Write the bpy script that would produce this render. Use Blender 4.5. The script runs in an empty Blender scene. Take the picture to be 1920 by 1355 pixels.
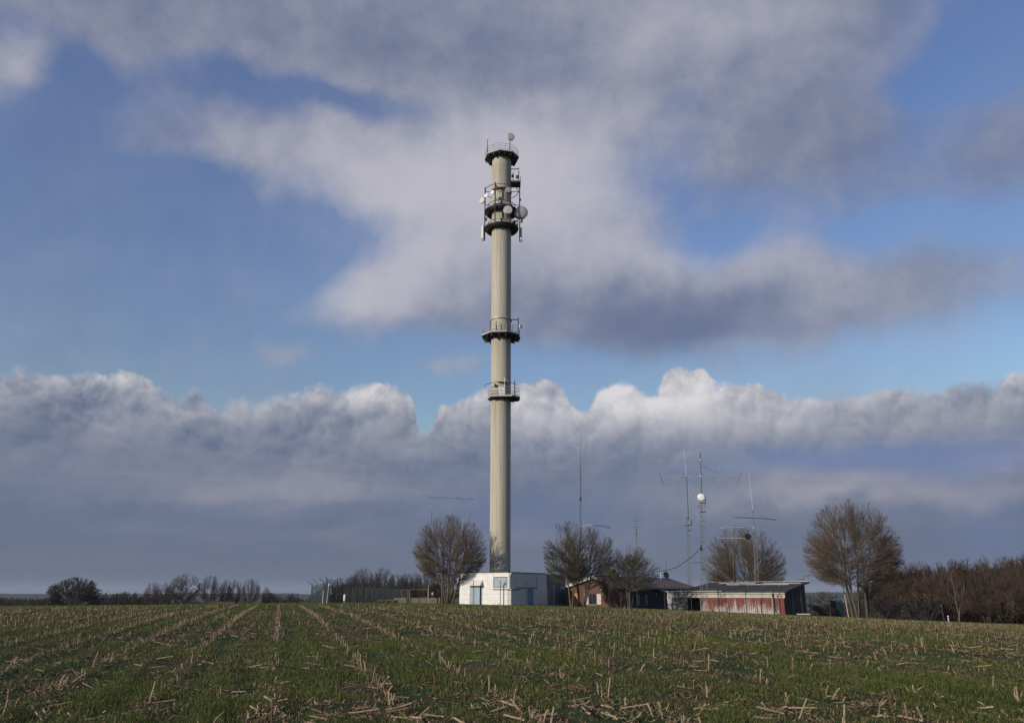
import bpy, math, random
import numpy as np
from mathutils import Vector, Matrix

C = bpy.context.scene.collection
sc = bpy.context.scene
R = math.radians

# ------------------------------------------------------------------ camera
EYE = 1.6
F = 1500.0
PITCH = math.atan(432.5 / F)
cp, sp = math.cos(PITCH), math.sin(PITCH)
cam_d = bpy.data.cameras.new('camera')
cam_d.sensor_width = 36.0
cam_d.sensor_fit = 'HORIZONTAL'
cam_d.lens = 36.0 * F / 1920.0
cam_d.clip_start = 0.1
cam_d.clip_end = 20000
cam = bpy.data.objects.new('camera', cam_d)
C.objects.link(cam)
cam.location = (0, 0, EYE)
cam.rotation_euler = (math.pi / 2 + PITCH, 0, 0)
sc.camera = cam

# ------------------------------------------------------------------ exposure
sc.render.engine = 'CYCLES'
sc.view_settings.view_transform = 'Standard'
sc.view_settings.look = 'None'
sc.view_settings.gamma = 1.0
sc.view_settings.use_curve_mapping = False
sc.view_settings.exposure = 0.0

# ------------------------------------------------------------------ sun
SUN_EL, SUN_AZ = 19.0, 51.0          # azimuth: degrees to the left of straight behind the camera
sv = Vector((-math.sin(R(SUN_AZ)) * math.cos(R(SUN_EL)), -math.cos(R(SUN_AZ)) * math.cos(R(SUN_EL)), math.sin(R(SUN_EL))))
sun_d = bpy.data.lights.new('sun', 'SUN')
sun_d.energy = 3.6
sun_d.angle = R(0.5)
sun_d.color = (1.0, 0.90, 0.76)
sun = bpy.data.objects.new('sun', sun_d)
C.objects.link(sun)
sun.rotation_euler = sv.to_track_quat('Z', 'Y').to_euler()
sun.location = (-60, -60, 60)

# ------------------------------------------------------------------ sky: physical sky behind layers of cloud
SKY = 0.085
world = bpy.data.worlds.new('World')
sc.world = world
world.use_nodes = True
world.cycles.sampling_method = 'NONE'
wt = world.node_tree
wt.nodes.clear()


class G:
    """small helper that writes math node expressions"""
    def __init__(s, tree): s.t = tree
    def node(s, kind, **kw):
        n = s.t.nodes.new(kind)
        for k, v in kw.items(): setattr(n, k, v)
        return n
    def put(s, sock, v):
        if hasattr(v, 'links'): s.t.links.new(v, sock)
        elif isinstance(v, (tuple, list)) and len(v) == 3 and sock.type == 'RGBA': sock.default_value = (*v, 1)
        else: sock.default_value = v
    def m(s, op, a, b=0.0, c=None, clamp=False):
        n = s.node('ShaderNodeMath', operation=op, use_clamp=clamp)
        s.put(n.inputs[0], a); s.put(n.inputs[1], b)
        if c is not None: s.put(n.inputs[2], c)
        return n.outputs[0]
    def add(s, a, b): return s.m('ADD', a, b)
    def sub(s, a, b): return s.m('SUBTRACT', a, b)
    def mul(s, a, b): return s.m('MULTIPLY', a, b)
    def smooth(s, v, lo, hi, a=0.0, b=1.0):
        n = s.node('ShaderNodeMapRange', interpolation_type='SMOOTHSTEP')
        s.put(n.inputs[0], v); s.put(n.inputs[1], lo); s.put(n.inputs[2], hi); s.put(n.inputs[3], a); s.put(n.inputs[4], b)
        return n.outputs[0]
    def lin(s, v, lo, hi, a=0.0, b=1.0):
        n = s.node('ShaderNodeMapRange')
        s.put(n.inputs[0], v); s.put(n.inputs[1], lo); s.put(n.inputs[2], hi); s.put(n.inputs[3], a); s.put(n.inputs[4], b)
        return n.outputs[0]
    def xyz(s, x, y, z):
        n = s.node('ShaderNodeCombineXYZ')
        for i, v in enumerate((x, y, z)): s.put(n.inputs[i], v)
        return n.outputs[0]
    def noise(s, vec, scale, detail=5, rough=0.55, distort=0.0):
        n = s.node('ShaderNodeTexNoise')
        s.put(n.inputs['Vector'], vec); n.inputs['Scale'].default_value = scale
        n.inputs['Detail'].default_value = detail; n.inputs['Roughness'].default_value = rough
        n.inputs['Distortion'].default_value = distort
        return n.outputs['Fac']
    def mix(s, f, a, b):
        n = s.node('ShaderNodeMix', data_type='RGBA')
        s.put(n.inputs[0], f); s.put(n.inputs[6], a); s.put(n.inputs[7], b)
        return n.outputs[2]


def ray(px, py):
    dx, dy = (px - 960) / F, (677.5 - py) / F
    return dx, cp - sp * dy, sp + cp * dy


def azel(px, py):
    x, y, z = ray(px, py)
    return math.atan2(x, y), math.atan2(z, math.hypot(x, y))


def at(px, py, Y):
    """the point at depth Y (metres) that stands at this place of the photograph"""
    x, y, z = ray(px, py)
    s = Y / y
    return Vector((x * s, Y, EYE + z * s))


def lin(r, g, b):
    f = lambda v: ((v / 255 + 0.055) / 1.055) ** 2.4 if v > 10 else v / 255 / 12.92
    return f(r), f(g), f(b)


def build_sky():
    g = G(wt)
    tc = g.node('ShaderNodeTexCoord')
    sep = g.node('ShaderNodeSeparateXYZ')
    wt.links.new(tc.outputs['Generated'], sep.inputs[0])
    x, y, z = sep.outputs
    hor = g.m('SQRT', g.add(g.mul(x, x), g.mul(y, y)))
    az = g.m('ARCTAN2', x, y)
    el = g.m('ARCTAN2', z, hor)
    vec = tc.outputs['Generated']
    sky = g.node('ShaderNodeTexSky', sky_type='NISHITA', sun_disc=False)
    sky.sun_elevation = R(SUN_EL)
    sky.sun_rotation = math.atan2(sv.x, sv.y)
    sky.altitude = 100
    sky.air_density = 1.7
    sky.dust_density = 0.2
    sky.ozone_density = 5.0
    base = sky.outputs[0]
    hs = g.node('ShaderNodeHueSaturation')
    hs.inputs['Saturation'].default_value = 1.06
    hs.inputs['Value'].default_value = 1.48
    hs.inputs['Hue'].default_value = 0.524
    wt.links.new(base, hs.inputs['Color'])
    base = hs.outputs[0]

    # warped coordinates give every cloud a torn edge
    w1 = g.sub(g.noise(vec, 5.0, 5, 0.55), 0.5)
    v2 = g.node('ShaderNodeVectorMath', operation='ADD'); wt.links.new(vec, v2.inputs[0]); v2.inputs[1].default_value = (3.1, 7.7, 1.3)
    w2 = g.sub(g.noise(v2.outputs[0], 5.0, 5, 0.55), 0.5)
    aw = g.add(az, g.mul(w1, 0.13))
    ew = g.add(el, g.mul(w2, 0.11))

    def blobs(lst, a, e, total):
        for (px, py, sx, sy, w) in lst:
            a0, e0 = azel(px, py)
            k = F * (1 + ((px - 960) / F) ** 2) ** 0.5
            da = g.mul(g.sub(a, a0), k / sx)
            de = g.mul(g.sub(e, e0), F / sy)
            q = g.add(g.mul(da, da), g.mul(de, de))
            G_ = g.m('EXPONENT', g.mul(q, -1.0))
            total = g.m('MULTIPLY_ADD', G_, w, total)
        return total

    # ---- broken layer cloud
    cover = [
        (1000, 330, 190, 120, .9), (780, 340, 230, 90, .75), (620, 290, 170, 65, .5), (900, 480, 250, 110, .8),
        (1150, 500, 250, 100, .8), (690, 545, 170, 62, .8), (1350, 580, 250, 75, .8), (1560, 560, 160, 75, .65),
        (1480, 480, 110, 45, .45), (1000, 600, 240, 70, .6), (1780, 540, 210, 65, .62), (260, 250, 110, 55, .5), (430, 255, 160, 45, .5), (520, 330, 120, 50, .35),
        (30, 125, 70, 45, .9), (530, 668, 65, 30, .62), (350, 662, 60, 26, .42), (850, 706, 55, 22, .62), (430, 575, 170, 26, .36),
        (960, 40, 650, 120, 1.0), (480, 60, 330, 95, .8), (1450, 90, 380, 110, .9), (1540, 240, 200, 70, .7),
        (1720, 340, 190, 90, .5), (1890, 270, 90, 110, .6), (1080, 190, 230, 70, .6), (120, 10, 260, 60, .8), (780, 160, 240, 60, .5),
        (280, 450, 320, 170, -.5), (1320, 360, 100, 70, -.30), (1270, 185, 50, 36, -.45), (1480, 330, 170, 80, .30), (1330, 300, 130, 110, .24), (1180, 300, 120, 90, .25), (1835, 80, 75, 60, -1.4), (1750, 130, 110, 40, -.5),
        (640, 200, 230, 26, -.62), (430, 140, 90, 26, -.3), (320, 290, 50, 26, -.35), (1640, 440, 190, 50, -.5), (420, 330, 50, 22, -.35), (600, 430, 120, 50, -.4), (170, 90, 60, 60, -.35),
        (1350, 440, 80, 40, -.4), (500, 480, 130, 45, -.3)]
    fb = g.sub(g.noise(vec, 9.0, 7, 0.6), 0.5)
    fc = g.sub(g.noise(vec, 2.6, 4, 0.5), 0.5)
    # away from the view the layer goes on with the same broken cover
    d = blobs(cover, aw, ew, g.add(0.12, g.add(g.mul(fb, 0.85), g.mul(fc, 0.5))))
    behind = g.smooth(g.m('ABSOLUTE', az), 0.75, 1.1)
    high = g.smooth(el, 0.78, 0.95)
    out = g.m('MAXIMUM', behind, high)
    d = g.m('MULTIPLY_ADD', out, g.add(0.28, g.mul(fc, 1.4)), d)
    maskA = g.smooth(d, -0.02, 1.12)
    veil = g.smooth(g.noise(vec, 3.2, 4, 0.55), 0.32, 0.72, 0.06, 0.36)
    maskA = g.mul(g.m('MAXIMUM', maskA, veil), 0.93)
    shade = [
        (740, 400, 270, 140, .52), (1050, 320, 210, 120, .56), (1280, 470, 120, 40, .25), (640, 540, 170, 60, .30), (1470, 490, 140, 55, .22),
        (1300, 20, 260, 70, .24), (30, 125, 70, 45, .30), (1560, 560, 120, 60, .15), (530, 668, 70, 30, .15), (850, 706, 55, 24, .2),
        (1240, 590, 260, 62, -.30), (930, 150, 260, 90, -.16), (1430, 260, 260, 90, -.12), (620, 90, 260, 70, -.05), (1150, 480, 120, 60, .1), (1700, 340, 200, 90, -.1)]
    # relief: the side of each lump that faces the sun is paler
    v5 = g.node('ShaderNodeVectorMath', operation='ADD'); wt.links.new(vec, v5.inputs[0]); v5.inputs[1].default_value = (-0.016, 0.0, 0.020)
    rel = g.sub(fb, g.sub(g.noise(v5.outputs[0], 9.0, 7, 0.6), 0.5))
    s = blobs(shade, aw, ew, g.add(0.36, g.add(g.mul(rel, 0.55), g.add(g.mul(fb, 0.22), g.mul(fc, 0.25)))))
    s = g.smooth(s, 0.0, 1.0)
    k = 1.0 / SKY
    sc3 = lambda c, f=1.0: tuple(v * k * f for v in c)
    colA = g.mix(s, sc3(lin(104, 115, 143)), sc3(lin(190, 188, 197)))
    col = g.mix(maskA, base, colA)

    # ---- cumulus bank above the horizon: a ridge line over azimuth, billowing tops
    ridge = [(-300, 735), (0, 716), (60, 703), (120, 712), (185, 699), (250, 708), (300, 738), (335, 752), (372, 742), (398, 768), (440, 745),
             (490, 752), (560, 738), (620, 742), (680, 734), (758, 733), (778, 768), (795, 815), (814, 780), (836, 758), (880, 752), (960, 728), (1050, 735), (1092, 775),
             (1125, 722), (1172, 715), (1225, 740), (1250, 700), (1315, 697), (1345, 730), (1400, 728), (1480, 762)]
    ridge2 = [(1400, 800), (1480, 762), (1560, 742), (1620, 748), (1690, 776), (1720, 728), (1790, 745), (1860, 730), (1920, 733), (2300, 745)]

    def curve(pts):
        n = g.node('ShaderNodeFloatCurve')
        c = n.mapping.curves[0]
        while len(c.points) > 2: c.points.remove(c.points[-1])
        A0, A1 = -0.80, 0.80
        E0, E1 = 0.10, 0.32
        data = []
        for (px, py) in pts:
            a, e = azel(px, py)
            data.append(((a - A0) / (A1 - A0), (e - E0) / (E1 - E0)))
        data = [p for p in data if 0.0 <= p[0] <= 1.0]
        c.points[0].location = data[0]; c.points[1].location = data[-1]
        for p in data[1:-1]: c.points.new(*p)
        for p in c.points: p.handle_type = 'AUTO'
        n.mapping.use_clip = False
        n.mapping.extend = 'HORIZONTAL'
        n.mapping.update()
        ax = g.lin(g.add(az, g.mul(w1, 0.010)), A0, A1)
        wt.links.new(ax, n.inputs['Value'])
        return g.lin(n.outputs[0], 0, 1, E0, E1)

    nz = g.node('ShaderNodeTexNoise'); nz.inputs['Scale'].default_value = 16; nz.inputs['Detail'].default_value = 4
    wt.links.new(vec, nz.inputs['Vector'])
    nv = g.node('ShaderNodeVectorMath', operation='SCALE'); wt.links.new(nz.outputs['Color'], nv.inputs[0]); nv.inputs['Scale'].default_value = 0.05
    def lumps(off):
        v3 = g.node('ShaderNodeVectorMath', operation='ADD'); wt.links.new(vec, v3.inputs[0]); wt.links.new(nv.outputs[0], v3.inputs[1])
        v4 = g.node('ShaderNodeVectorMath', operation='ADD'); wt.links.new(v3.outputs[0], v4.inputs[0]); v4.inputs[1].default_value = off
        vo = g.node('ShaderNodeTexVoronoi', feature='F1'); wt.links.new(v4.outputs[0], vo.inputs['Vector'])
        vo.inputs['Scale'].default_value = 18.0; vo.inputs['Detail'].default_value = 3.0; vo.inputs['Roughness'].default_value = 0.52; vo.inputs['Lacunarity'].default_value = 2.2
        vo.normalize = True
        return g.sub(0.42, vo.outputs['Distance'])
    billow = lumps((0, 0, 0))
    relief = g.sub(billow, lumps((-0.006, 0, 0.010)))
    fine = g.sub(g.noise(vec, 42, 5, 0.6), 0.5)
    topB = g.add(curve(ridge), g.add(g.mul(billow, 0.060), g.mul(fine, 0.014)))
    topC = g.add(curve(ridge2), g.add(g.mul(billow, 0.030), g.mul(fine, 0.016)))
    top = g.m('MAXIMUM', topB, topC)
    depth = g.sub(top, el)                       # how far below the cloud top
    soft = g.noise(vec, 6.0, 3, 0.5)
    maskB = g.smooth(depth, -0.001, g.lin(soft, 0.35, 0.65, 0.003, 0.020))
    fb2 = g.sub(g.noise(vec, 16, 5, 0.55), 0.5)
    # lit crowns, grey bases
    level = azel(960, 735)[1]
    under = g.sub(g.add(level, g.add(g.mul(w2, 0.05), g.mul(fb2, 0.035))), el)
    lit = g.m('EXPONENT', g.mul(g.m('MAXIMUM', under, 0.0), -19.0))
    rim = g.mul(g.m('EXPONENT', g.mul(g.m('MAXIMUM', depth, 0.0), -60.0)), g.smooth(g.add(soft, g.mul(relief, .5)), .42, .66))
    lit = g.mul(lit, g.add(0.47, g.add(g.mul(relief, 2.2), g.mul(fb2, 1.4))))
    lit = g.add(lit, g.mul(rim, 0.32))
    lit = blobs([(1290, 745, 70, 45, .35), (1180, 770, 70, 40, .25), (1440, 780, 160, 45, .25), (1230, 760, 190, 60, .16), (1010, 780, 80, 50, .2), (700, 742, 70, 16, .3),
                 (200, 708, 90, 16, .25), (450, 765, 50, 25, .12), (1830, 765, 130, 50, .12), (560, 780, 90, 30, -.1), (100, 770, 150, 40, -.05)], az, el, lit)
    lit = g.m('MINIMUM', g.m('MAXIMUM', lit, 0.0), 1.0)
    # low bands of stratus below the bank, stretched along the horizon
    strv = g.xyz(g.mul(az, 2.2), g.mul(el, 15.0), 0.3)
    stratus = g.noise(strv, 1.5, 5, 0.55, 0.4)
    st = g.smooth(stratus, 0.42, 0.72)
    stb = blobs([(1530, 905, 170, 26, .6), (1830, 922, 130, 24, .5), (1290, 935, 130, 30, .25), (600, 905, 280, 24, .2), (420, 925, 250, 22, .12), (1880, 850, 70, 20, .4)], az, g.add(el, g.add(g.mul(fb2, 0.05), g.mul(billow, 0.03))), g.mul(st, 0.26))
    low = g.mix(stb, sc3(lin(99, 112, 138)), sc3(lin(160, 157, 168)))
    hz = g.smooth(el, 0.0, 0.11)
    low = g.mix(hz, sc3(lin(99, 109, 130)), low)
    colB = g.mix(lit, low, sc3(lin(216, 214, 217)))
    # blue gaps low on the right
    gap = blobs([(1600, 852, 260, 20, .75), (1800, 868, 160, 22, .6), (1860, 1010, 90, 60, .25), (1000, 960, 200, 40, .15)], az, g.add(el, g.mul(fb2, 0.03)), 0.0)
    colB = g.mix(g.m('MINIMUM', gap, 0.6), colB, sc3(lin(104, 127, 172)))
    # the bank runs all round the horizon, thinning towards the sun
    col = g.mix(maskB, col, colB)
    bg = g.node('ShaderNodeBackground')
    wt.links.new(col, bg.inputs['Color'])
    bg.inputs['Strength'].default_value = SKY
    o = g.node('ShaderNodeOutputWorld')
    wt.links.new(bg.outputs[0], o.inputs['Surface'])


build_sky()

# ------------------------------------------------------------------ object helpers
def tag(o, label=None, cat=None, group=None, kind=None):
    if label: o['label'] = label
    if cat: o['category'] = cat
    if group: o['group'] = group
    if kind: o['kind'] = kind
    return o


def empty(name, loc, rz=0.0, label=None, cat=None, group=None):
    o = bpy.data.objects.new(name, None)
    o.empty_display_size = 0.3
    C.objects.link(o)
    o.location = loc
    o.rotation_euler = (0, 0, rz)
    return tag(o, label, cat, group)


def link_mesh(name, me, parent=None, mat=None):
    if mat is not None and not me.materials: me.materials.append(mat)
    o = bpy.data.objects.new(name, me)
    C.objects.link(o)
    if parent is not None: o.parent = parent
    return o


def np_mesh(name, verts, faces, smooth=False):
    """faces: (N,k) int array, or list of such arrays"""
    if not isinstance(faces, list): faces = [faces]
    faces = [f for f in faces if len(f)]
    me = bpy.data.meshes.new(name)
    verts = np.asarray(verts, dtype=np.float32)
    me.vertices.add(len(verts))
    me.vertices.foreach_set('co', verts.ravel())
    loops = np.concatenate([f.ravel() for f in faces]).astype(np.int32)
    sizes = np.concatenate([np.full(len(f), f.shape[1]) for f in faces])
    starts = np.concatenate([[0], np.cumsum(sizes)[:-1]]).astype(np.int32)
    me.loops.add(len(loops))
    me.loops.foreach_set('vertex_index', loops)
    me.polygons.add(len(sizes))
    me.polygons.foreach_set('loop_start', starts)
    if smooth: me.polygons.foreach_set('use_smooth', np.ones(len(sizes), dtype=bool))
    me.update(calc_edges=True)
    return me


class MB:
    """collects simple shapes and links them as one mesh"""
    def __init__(s): s.v = []; s.f = []
    def _add(s, vs, fs):
        n = len(s.v)
        s.v += [tuple(v) for v in vs]
        s.f += [tuple(i + n for i in f) for f in fs]
        return s
    def box(s, x0, x1, y0, y1, z0, z1):
        return s._add([(x0, y0, z0), (x1, y0, z0), (x1, y1, z0), (x0, y1, z0), (x0, y0, z1), (x1, y0, z1), (x1, y1, z1), (x0, y1, z1)],
                      [(0, 3, 2, 1), (4, 5, 6, 7), (0, 1, 5, 4), (1, 2, 6, 5), (2, 3, 7, 6), (3, 0, 4, 7)])
    def prism(s, pts, z0, z1):
        """polygon in xy (counter-clockwise), extruded in z"""
        n = len(pts)
        vs = [(p[0], p[1], z0) for p in pts] + [(p[0], p[1], z1) for p in pts]
        fs = [tuple(range(n - 1, -1, -1)), tuple(range(n, 2 * n))] + [(i, (i + 1) % n, n + (i + 1) % n, n + i) for i in range(n)]
        return s._add(vs, fs)
    def extr(s, pts, axis, a0, a1):
        """polygon in the plane across an axis ('x': (y,z) points, 'y': (x,z) points), extruded along it"""
        n = len(pts)
        mk = (lambda p, a: (a, p[0], p[1])) if axis == 'x' else (lambda p, a: (p[0], a, p[1]))
        vs = [mk(p, a0) for p in pts] + [mk(p, a1) for p in pts]
        fs = [tuple(range(n - 1, -1, -1)), tuple(range(n, 2 * n))] + [(i, (i + 1) % n, n + (i + 1) % n, n + i) for i in range(n)]
        return s._add(vs, fs)
    def tube(s, pts, r, n=6, cap=True):
        pts = [Vector(p) for p in pts]
        rs = r if isinstance(r, (list, tuple)) else [r] * len(pts)
        rings = []
        for i, p in enumerate(pts):
            t = (pts[min(i + 1, len(pts) - 1)] - pts[max(i - 1, 0)])
            t = t.normalized() if t.length > 1e-9 else Vector((0, 0, 1))
            ref = Vector((0, 0, 1)) if abs(t.z) < 0.9 else Vector((1, 0, 0))
            a = t.cross(ref).normalized(); b = t.cross(a)
            rings.append([p + (a * math.cos(2 * math.pi * k / n) + b * math.sin(2 * math.pi * k / n)) * rs[i] for k in range(n)])
        vs = [v for ring in rings for v in ring]
        fs = []
        for i in range(len(pts) - 1):
            for k in range(n):
                k2 = (k + 1) % n
                fs.append((i * n + k, i * n + k2, (i + 1) * n + k2, (i + 1) * n + k))
        if cap:
            fs.append(tuple(range(n))); fs.append(tuple(range(len(pts) * n - 1, (len(pts) - 1) * n - 1, -1)))
        return s._add(vs, fs)
    def lathe(s, prof, n=24, origin=(0, 0, 0), axis=(0, 0, 1)):
        """profile of (radius, height along the axis)"""
        ax = Vector(axis).normalized(); o = Vector(origin)
        ref = Vector((0, 0, 1)) if abs(ax.z) < 0.9 else Vector((1, 0, 0))
        a = ref.cross(ax).normalized(); b = ax.cross(a)
        vs = []
        for (r, h) in prof:
            r = max(r, 1e-4)
            for k in range(n):
                t = 2 * math.pi * k / n
                vs.append(o + ax * h + (a * math.cos(t) + b * math.sin(t)) * r)
        fs = []
        for i in range(len(prof) - 1):
            for k in range(n):
                k2 = (k + 1) % n
                fs.append((i * n + k, i * n + k2, (i + 1) * n + k2, (i + 1) * n + k))
        return s._add(vs, fs)
    def ring(s, c, r, tr, n=36, m=6, a0=0.0, a1=2 * math.pi):
        full = abs(a1 - a0 - 2 * math.pi) < 1e-6
        pts = [(c[0] + r * math.cos(a0 + (a1 - a0) * i / n), c[1] + r * math.sin(a0 + (a1 - a0) * i / n), c[2]) for i in range(n + 1)]
        return s.tube(pts, tr, m, cap=not full)
    def build(s, name, mat, parent=None, smooth=False, bevel=0.0):
        me = bpy.data.meshes.new(name)
        me.from_pydata(s.v, [], s.f)
        if smooth:
            me.polygons.foreach_set('use_smooth', np.ones(len(me.polygons), dtype=bool))
            me.set_sharp_from_angle(angle=R(40))
        me.update()
        o = link_mesh(name, me, parent, mat)
        if bevel:
            b = o.modifiers.new('bevel', 'BEVEL'); b.width = bevel; b.segments = 2; b.limit_method = 'ANGLE'
        return o


def copy_tree(o, parent=None):
    c = o.copy()
    C.objects.link(c)
    if parent is not None: c.parent = parent
    for ch in list(o.children): copy_tree(ch, c)
    return c


# ------------------------------------------------------------------ materials
MATS = {}
def mat(name, c1, c2=None, scale=4.0, rough=0.8, metal=0.0, bump=0.0, stretch=(1, 1, 1), detail=6, lo=0.35, hi=0.65, spec=0.3, extra=None):
    if name in MATS: return MATS[name]
    m = bpy.data.materials.new(name)
    m.use_nodes = True
    t = m.node_tree
    g = G(t)
    bs = t.nodes['Principled BSDF']
    bs.inputs['Roughness'].default_value = rough
    bs.inputs['Metallic'].default_value = metal
    bs.inputs['Specular IOR Level'].default_value = spec
    tc = g.node('ShaderNodeTexCoord')
    mp = g.node('ShaderNodeMapping')
    mp.inputs['Scale'].default_value = stretch
    t.links.new(tc.outputs['Object'], mp.inputs['Vector'])
    n = g.noise(mp.outputs[0], scale, detail, 0.6)
    f = g.smooth(n, lo, hi)
    col = g.mix(f, c1, c2 if c2 else tuple(v * 0.8 for v in c1))
    if extra: col = extra(g, tc, mp, col, bs)
    t.links.new(col, bs.inputs['Base Color'])
    if bump:
        b = g.node('ShaderNodeBump')
        b.inputs['Strength'].default_value = bump
        b.inputs['Distance'].default_value = 0.02
        t.links.new(g.noise(mp.outputs[0], scale * 6, 4, 0.6), b.inputs['Height'])
        t.links.new(b.outputs[0], bs.inputs['Normal'])
    MATS[name] = m
    return m

# ------------------------------------------------------------------ terrain
PY = np.array([-400, -50, 0, 9, 14, 20, 28, 38, 50, 62, 74, 84, 94, 110, 135, 180, 260, 400, 800, 1500, 9000], float)
PZ = np.array([-6, -.3, 0, .03, .12, .26, .38, .46, .46, .38, .28, .22, .16, -.05, -.7, -2.2, -4.2, -6.5, -10, -14, -40], float)
_yy = np.linspace(-400, 9000, 18801)
_zz = np.interp(_yy, PY, PZ)
_k = np.ones(9) / 9
_zz = np.convolve(np.pad(_zz, 4, mode='edge'), _k, mode='valid')
ROW_R = np.array([-0.269, 0.963]); ROW_N = np.array([0.963, 0.269])


def fnoise(x, y, s, seed=0):
    """cheap smooth value noise from a sum of rotated sines"""
    r = np.random.RandomState(seed)
    out = 0
    for i in range(6):
        a, ph, k = r.uniform(0, 6.28), r.uniform(0, 6.28), s * r.uniform(.6, 1.7)
        out = out + np.sin((x * math.cos(a) + y * math.sin(a)) * k + ph + 1.3 * np.sin((x * math.sin(a) - y * math.cos(a)) * k * .6 + ph * 2))
    return out / 6


def ground(x, y):
    x = np.asarray(x, float); y = np.asarray(y, float)
    z = np.interp(y, _yy, _zz)
    u = x - 4.0
    side = 0.5 * (np.sqrt(u * u + 120.0) + u)
    side = 300 * np.tanh(side / 300)
    fall = 0.043 * side * np.clip(y / 45.0, 0.35, 1) - 0.043 * 5.5 * np.exp(-(np.minimum(y, 45) - 45) ** 2 / 3000)
    z = z - fall - 0.006 * np.minimum(np.abs(np.minimum(x + 10, 0)), 200)
    z = z + 0.16 * np.exp(-((x + 22) / 14) ** 2 - ((y - 86) / 30) ** 2)
    return z


def micro(x, y):
    x = np.asarray(x, float); y = np.asarray(y, float)
    near = np.clip((80 - y) / 10, 0, 1)
    s = x * ROW_N[0] + y * ROW_N[1]
    return near * (0.022 * fnoise(x, y, 2.3, 3) + 0.018 * fnoise(x, y, 6.0, 4) + 0.02 * np.cos(s / 0.75 * 2 * math.pi))


def gz(x, y): return float(ground(x, y))
def gpt(px, Y):
    """point on the ground in the photograph's column px at depth Y"""
    x = (px - 960) / F * Y / (cp + sp * 0.307)
    return Vector((x, Y, gz(x, Y)))


def axis_steps(near0, near1, step, far0, far1, growth=1.12):
    a = list(np.arange(near0, near1 + 1e-6, step))
    s, v = step, near1
    while v < far1: s *= growth; v += s; a.append(v)
    s, v, b = step, near0, []
    while v > far0: s *= growth; v -= s; b.append(v)
    return np.array(b[::-1] + a)


def build_ground():
    xs = axis_steps(-14, 14, 0.18, -7000, 7000, 1.08)
    ys = axis_steps(7, 30, 0.18, -300, 9000, 1.05)
    X, Y = np.meshgrid(xs, ys)
    Z = ground(X, Y) + micro(X, Y)
    v = np.stack([X, Y, Z], -1).reshape(-1, 3)
    nx, ny = len(xs), len(ys)
    i = (np.arange(ny - 1)[:, None] * nx + np.arange(nx - 1)[None]).ravel()
    f = np.stack([i, i + 1, i + nx + 1, i + nx], -1)
    me = np_mesh('ground', v, f, True)

    m = bpy.data.materials.new('field soil'); m.use_nodes = True
    t = m.node_tree; g = G(t); bs = t.nodes['Principled BSDF']
    bs.inputs['Roughness'].default_value = 0.95; bs.inputs['Specular IOR Level'].default_value = 0.1
    tc = g.node('ShaderNodeTexCoord'); P = tc.outputs['Object']
    soil = g.mix(g.smooth(g.noise(P, 3.0, 7, 0.65), .35, .68), (0.052, 0.033, 0.020), (0.105, 0.070, 0.043))
    straw = g.mix(g.smooth(g.noise(P, 26.0, 4, 0.7), .52, .66), soil, (0.20, 0.145, 0.090))
    green = g.mix(g.noise(P, 9.0, 5, 0.7), (0.020, 0.040, 0.012), (0.055, 0.085, 0.025))
    cov = g.add(g.noise(P, 0.55, 5, 0.6), g.mul(g.sub(g.noise(P, 7.0, 4, 0.6), .5), 0.7))
    col = g.mix(g.smooth(cov, .36, .56), straw, green)
    t.links.new(col, bs.inputs['Base Color'])
    b = g.node('ShaderNodeBump'); b.inputs['Strength'].default_value = 0.7; b.inputs['Distance'].default_value = 0.05
    t.links.new(g.noise(P, 18, 6, 0.65), b.inputs['Height']); t.links.new(b.outputs[0], bs.inputs['Normal'])
    o = link_mesh('ground', me, None, m)
    tag(o, 'dark brown field soil and winter grass rising gently to the crest', None, None, 'structure')


build_ground()

# ------------------------------------------------------------------ materials used below
def sepxyz(g, tc):
    n = g.node('ShaderNodeSeparateXYZ'); g.t.links.new(tc.outputs['Object'], n.inputs[0]); return n.outputs


def conc_extra(g, tc, mp, c, bs):
    x, y, z = sepxyz(g, tc)
    v = g.xyz(g.mul(x, 3.2), g.mul(y, 3.2), g.mul(z, .07))
    c = g.mix(g.mul(g.smooth(g.noise(v, 1.6, 5, .6), .46, .75), .6), c, (0.26, 0.24, 0.19))
    # rain streaks that start under the platforms and run out downwards
    st = g.smooth(g.noise(g.xyz(g.mul(x, 6), g.mul(y, 6), g.mul(z, .10)), 1.5, 4, .6), .42, .62)
    for zp in (24.2, 31.2, 47.6, 54.6):
        below = g.sub(zp, z)
        band = g.mul(g.smooth(below, 0.0, .25), g.smooth(below, 4.5, .3))
        c = g.mix(g.mul(g.mul(band, st), .55), c, (0.17, 0.15, 0.115))
    # casting joints every 2.5 m
    fr = g.m('FRACT', g.mul(z, 1 / 2.5))
    c = g.mix(g.mul(g.smooth(g.m('ABSOLUTE', g.sub(fr, .5)), .488, .5), .35), c, (0.2, 0.19, 0.16))
    return c


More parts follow.
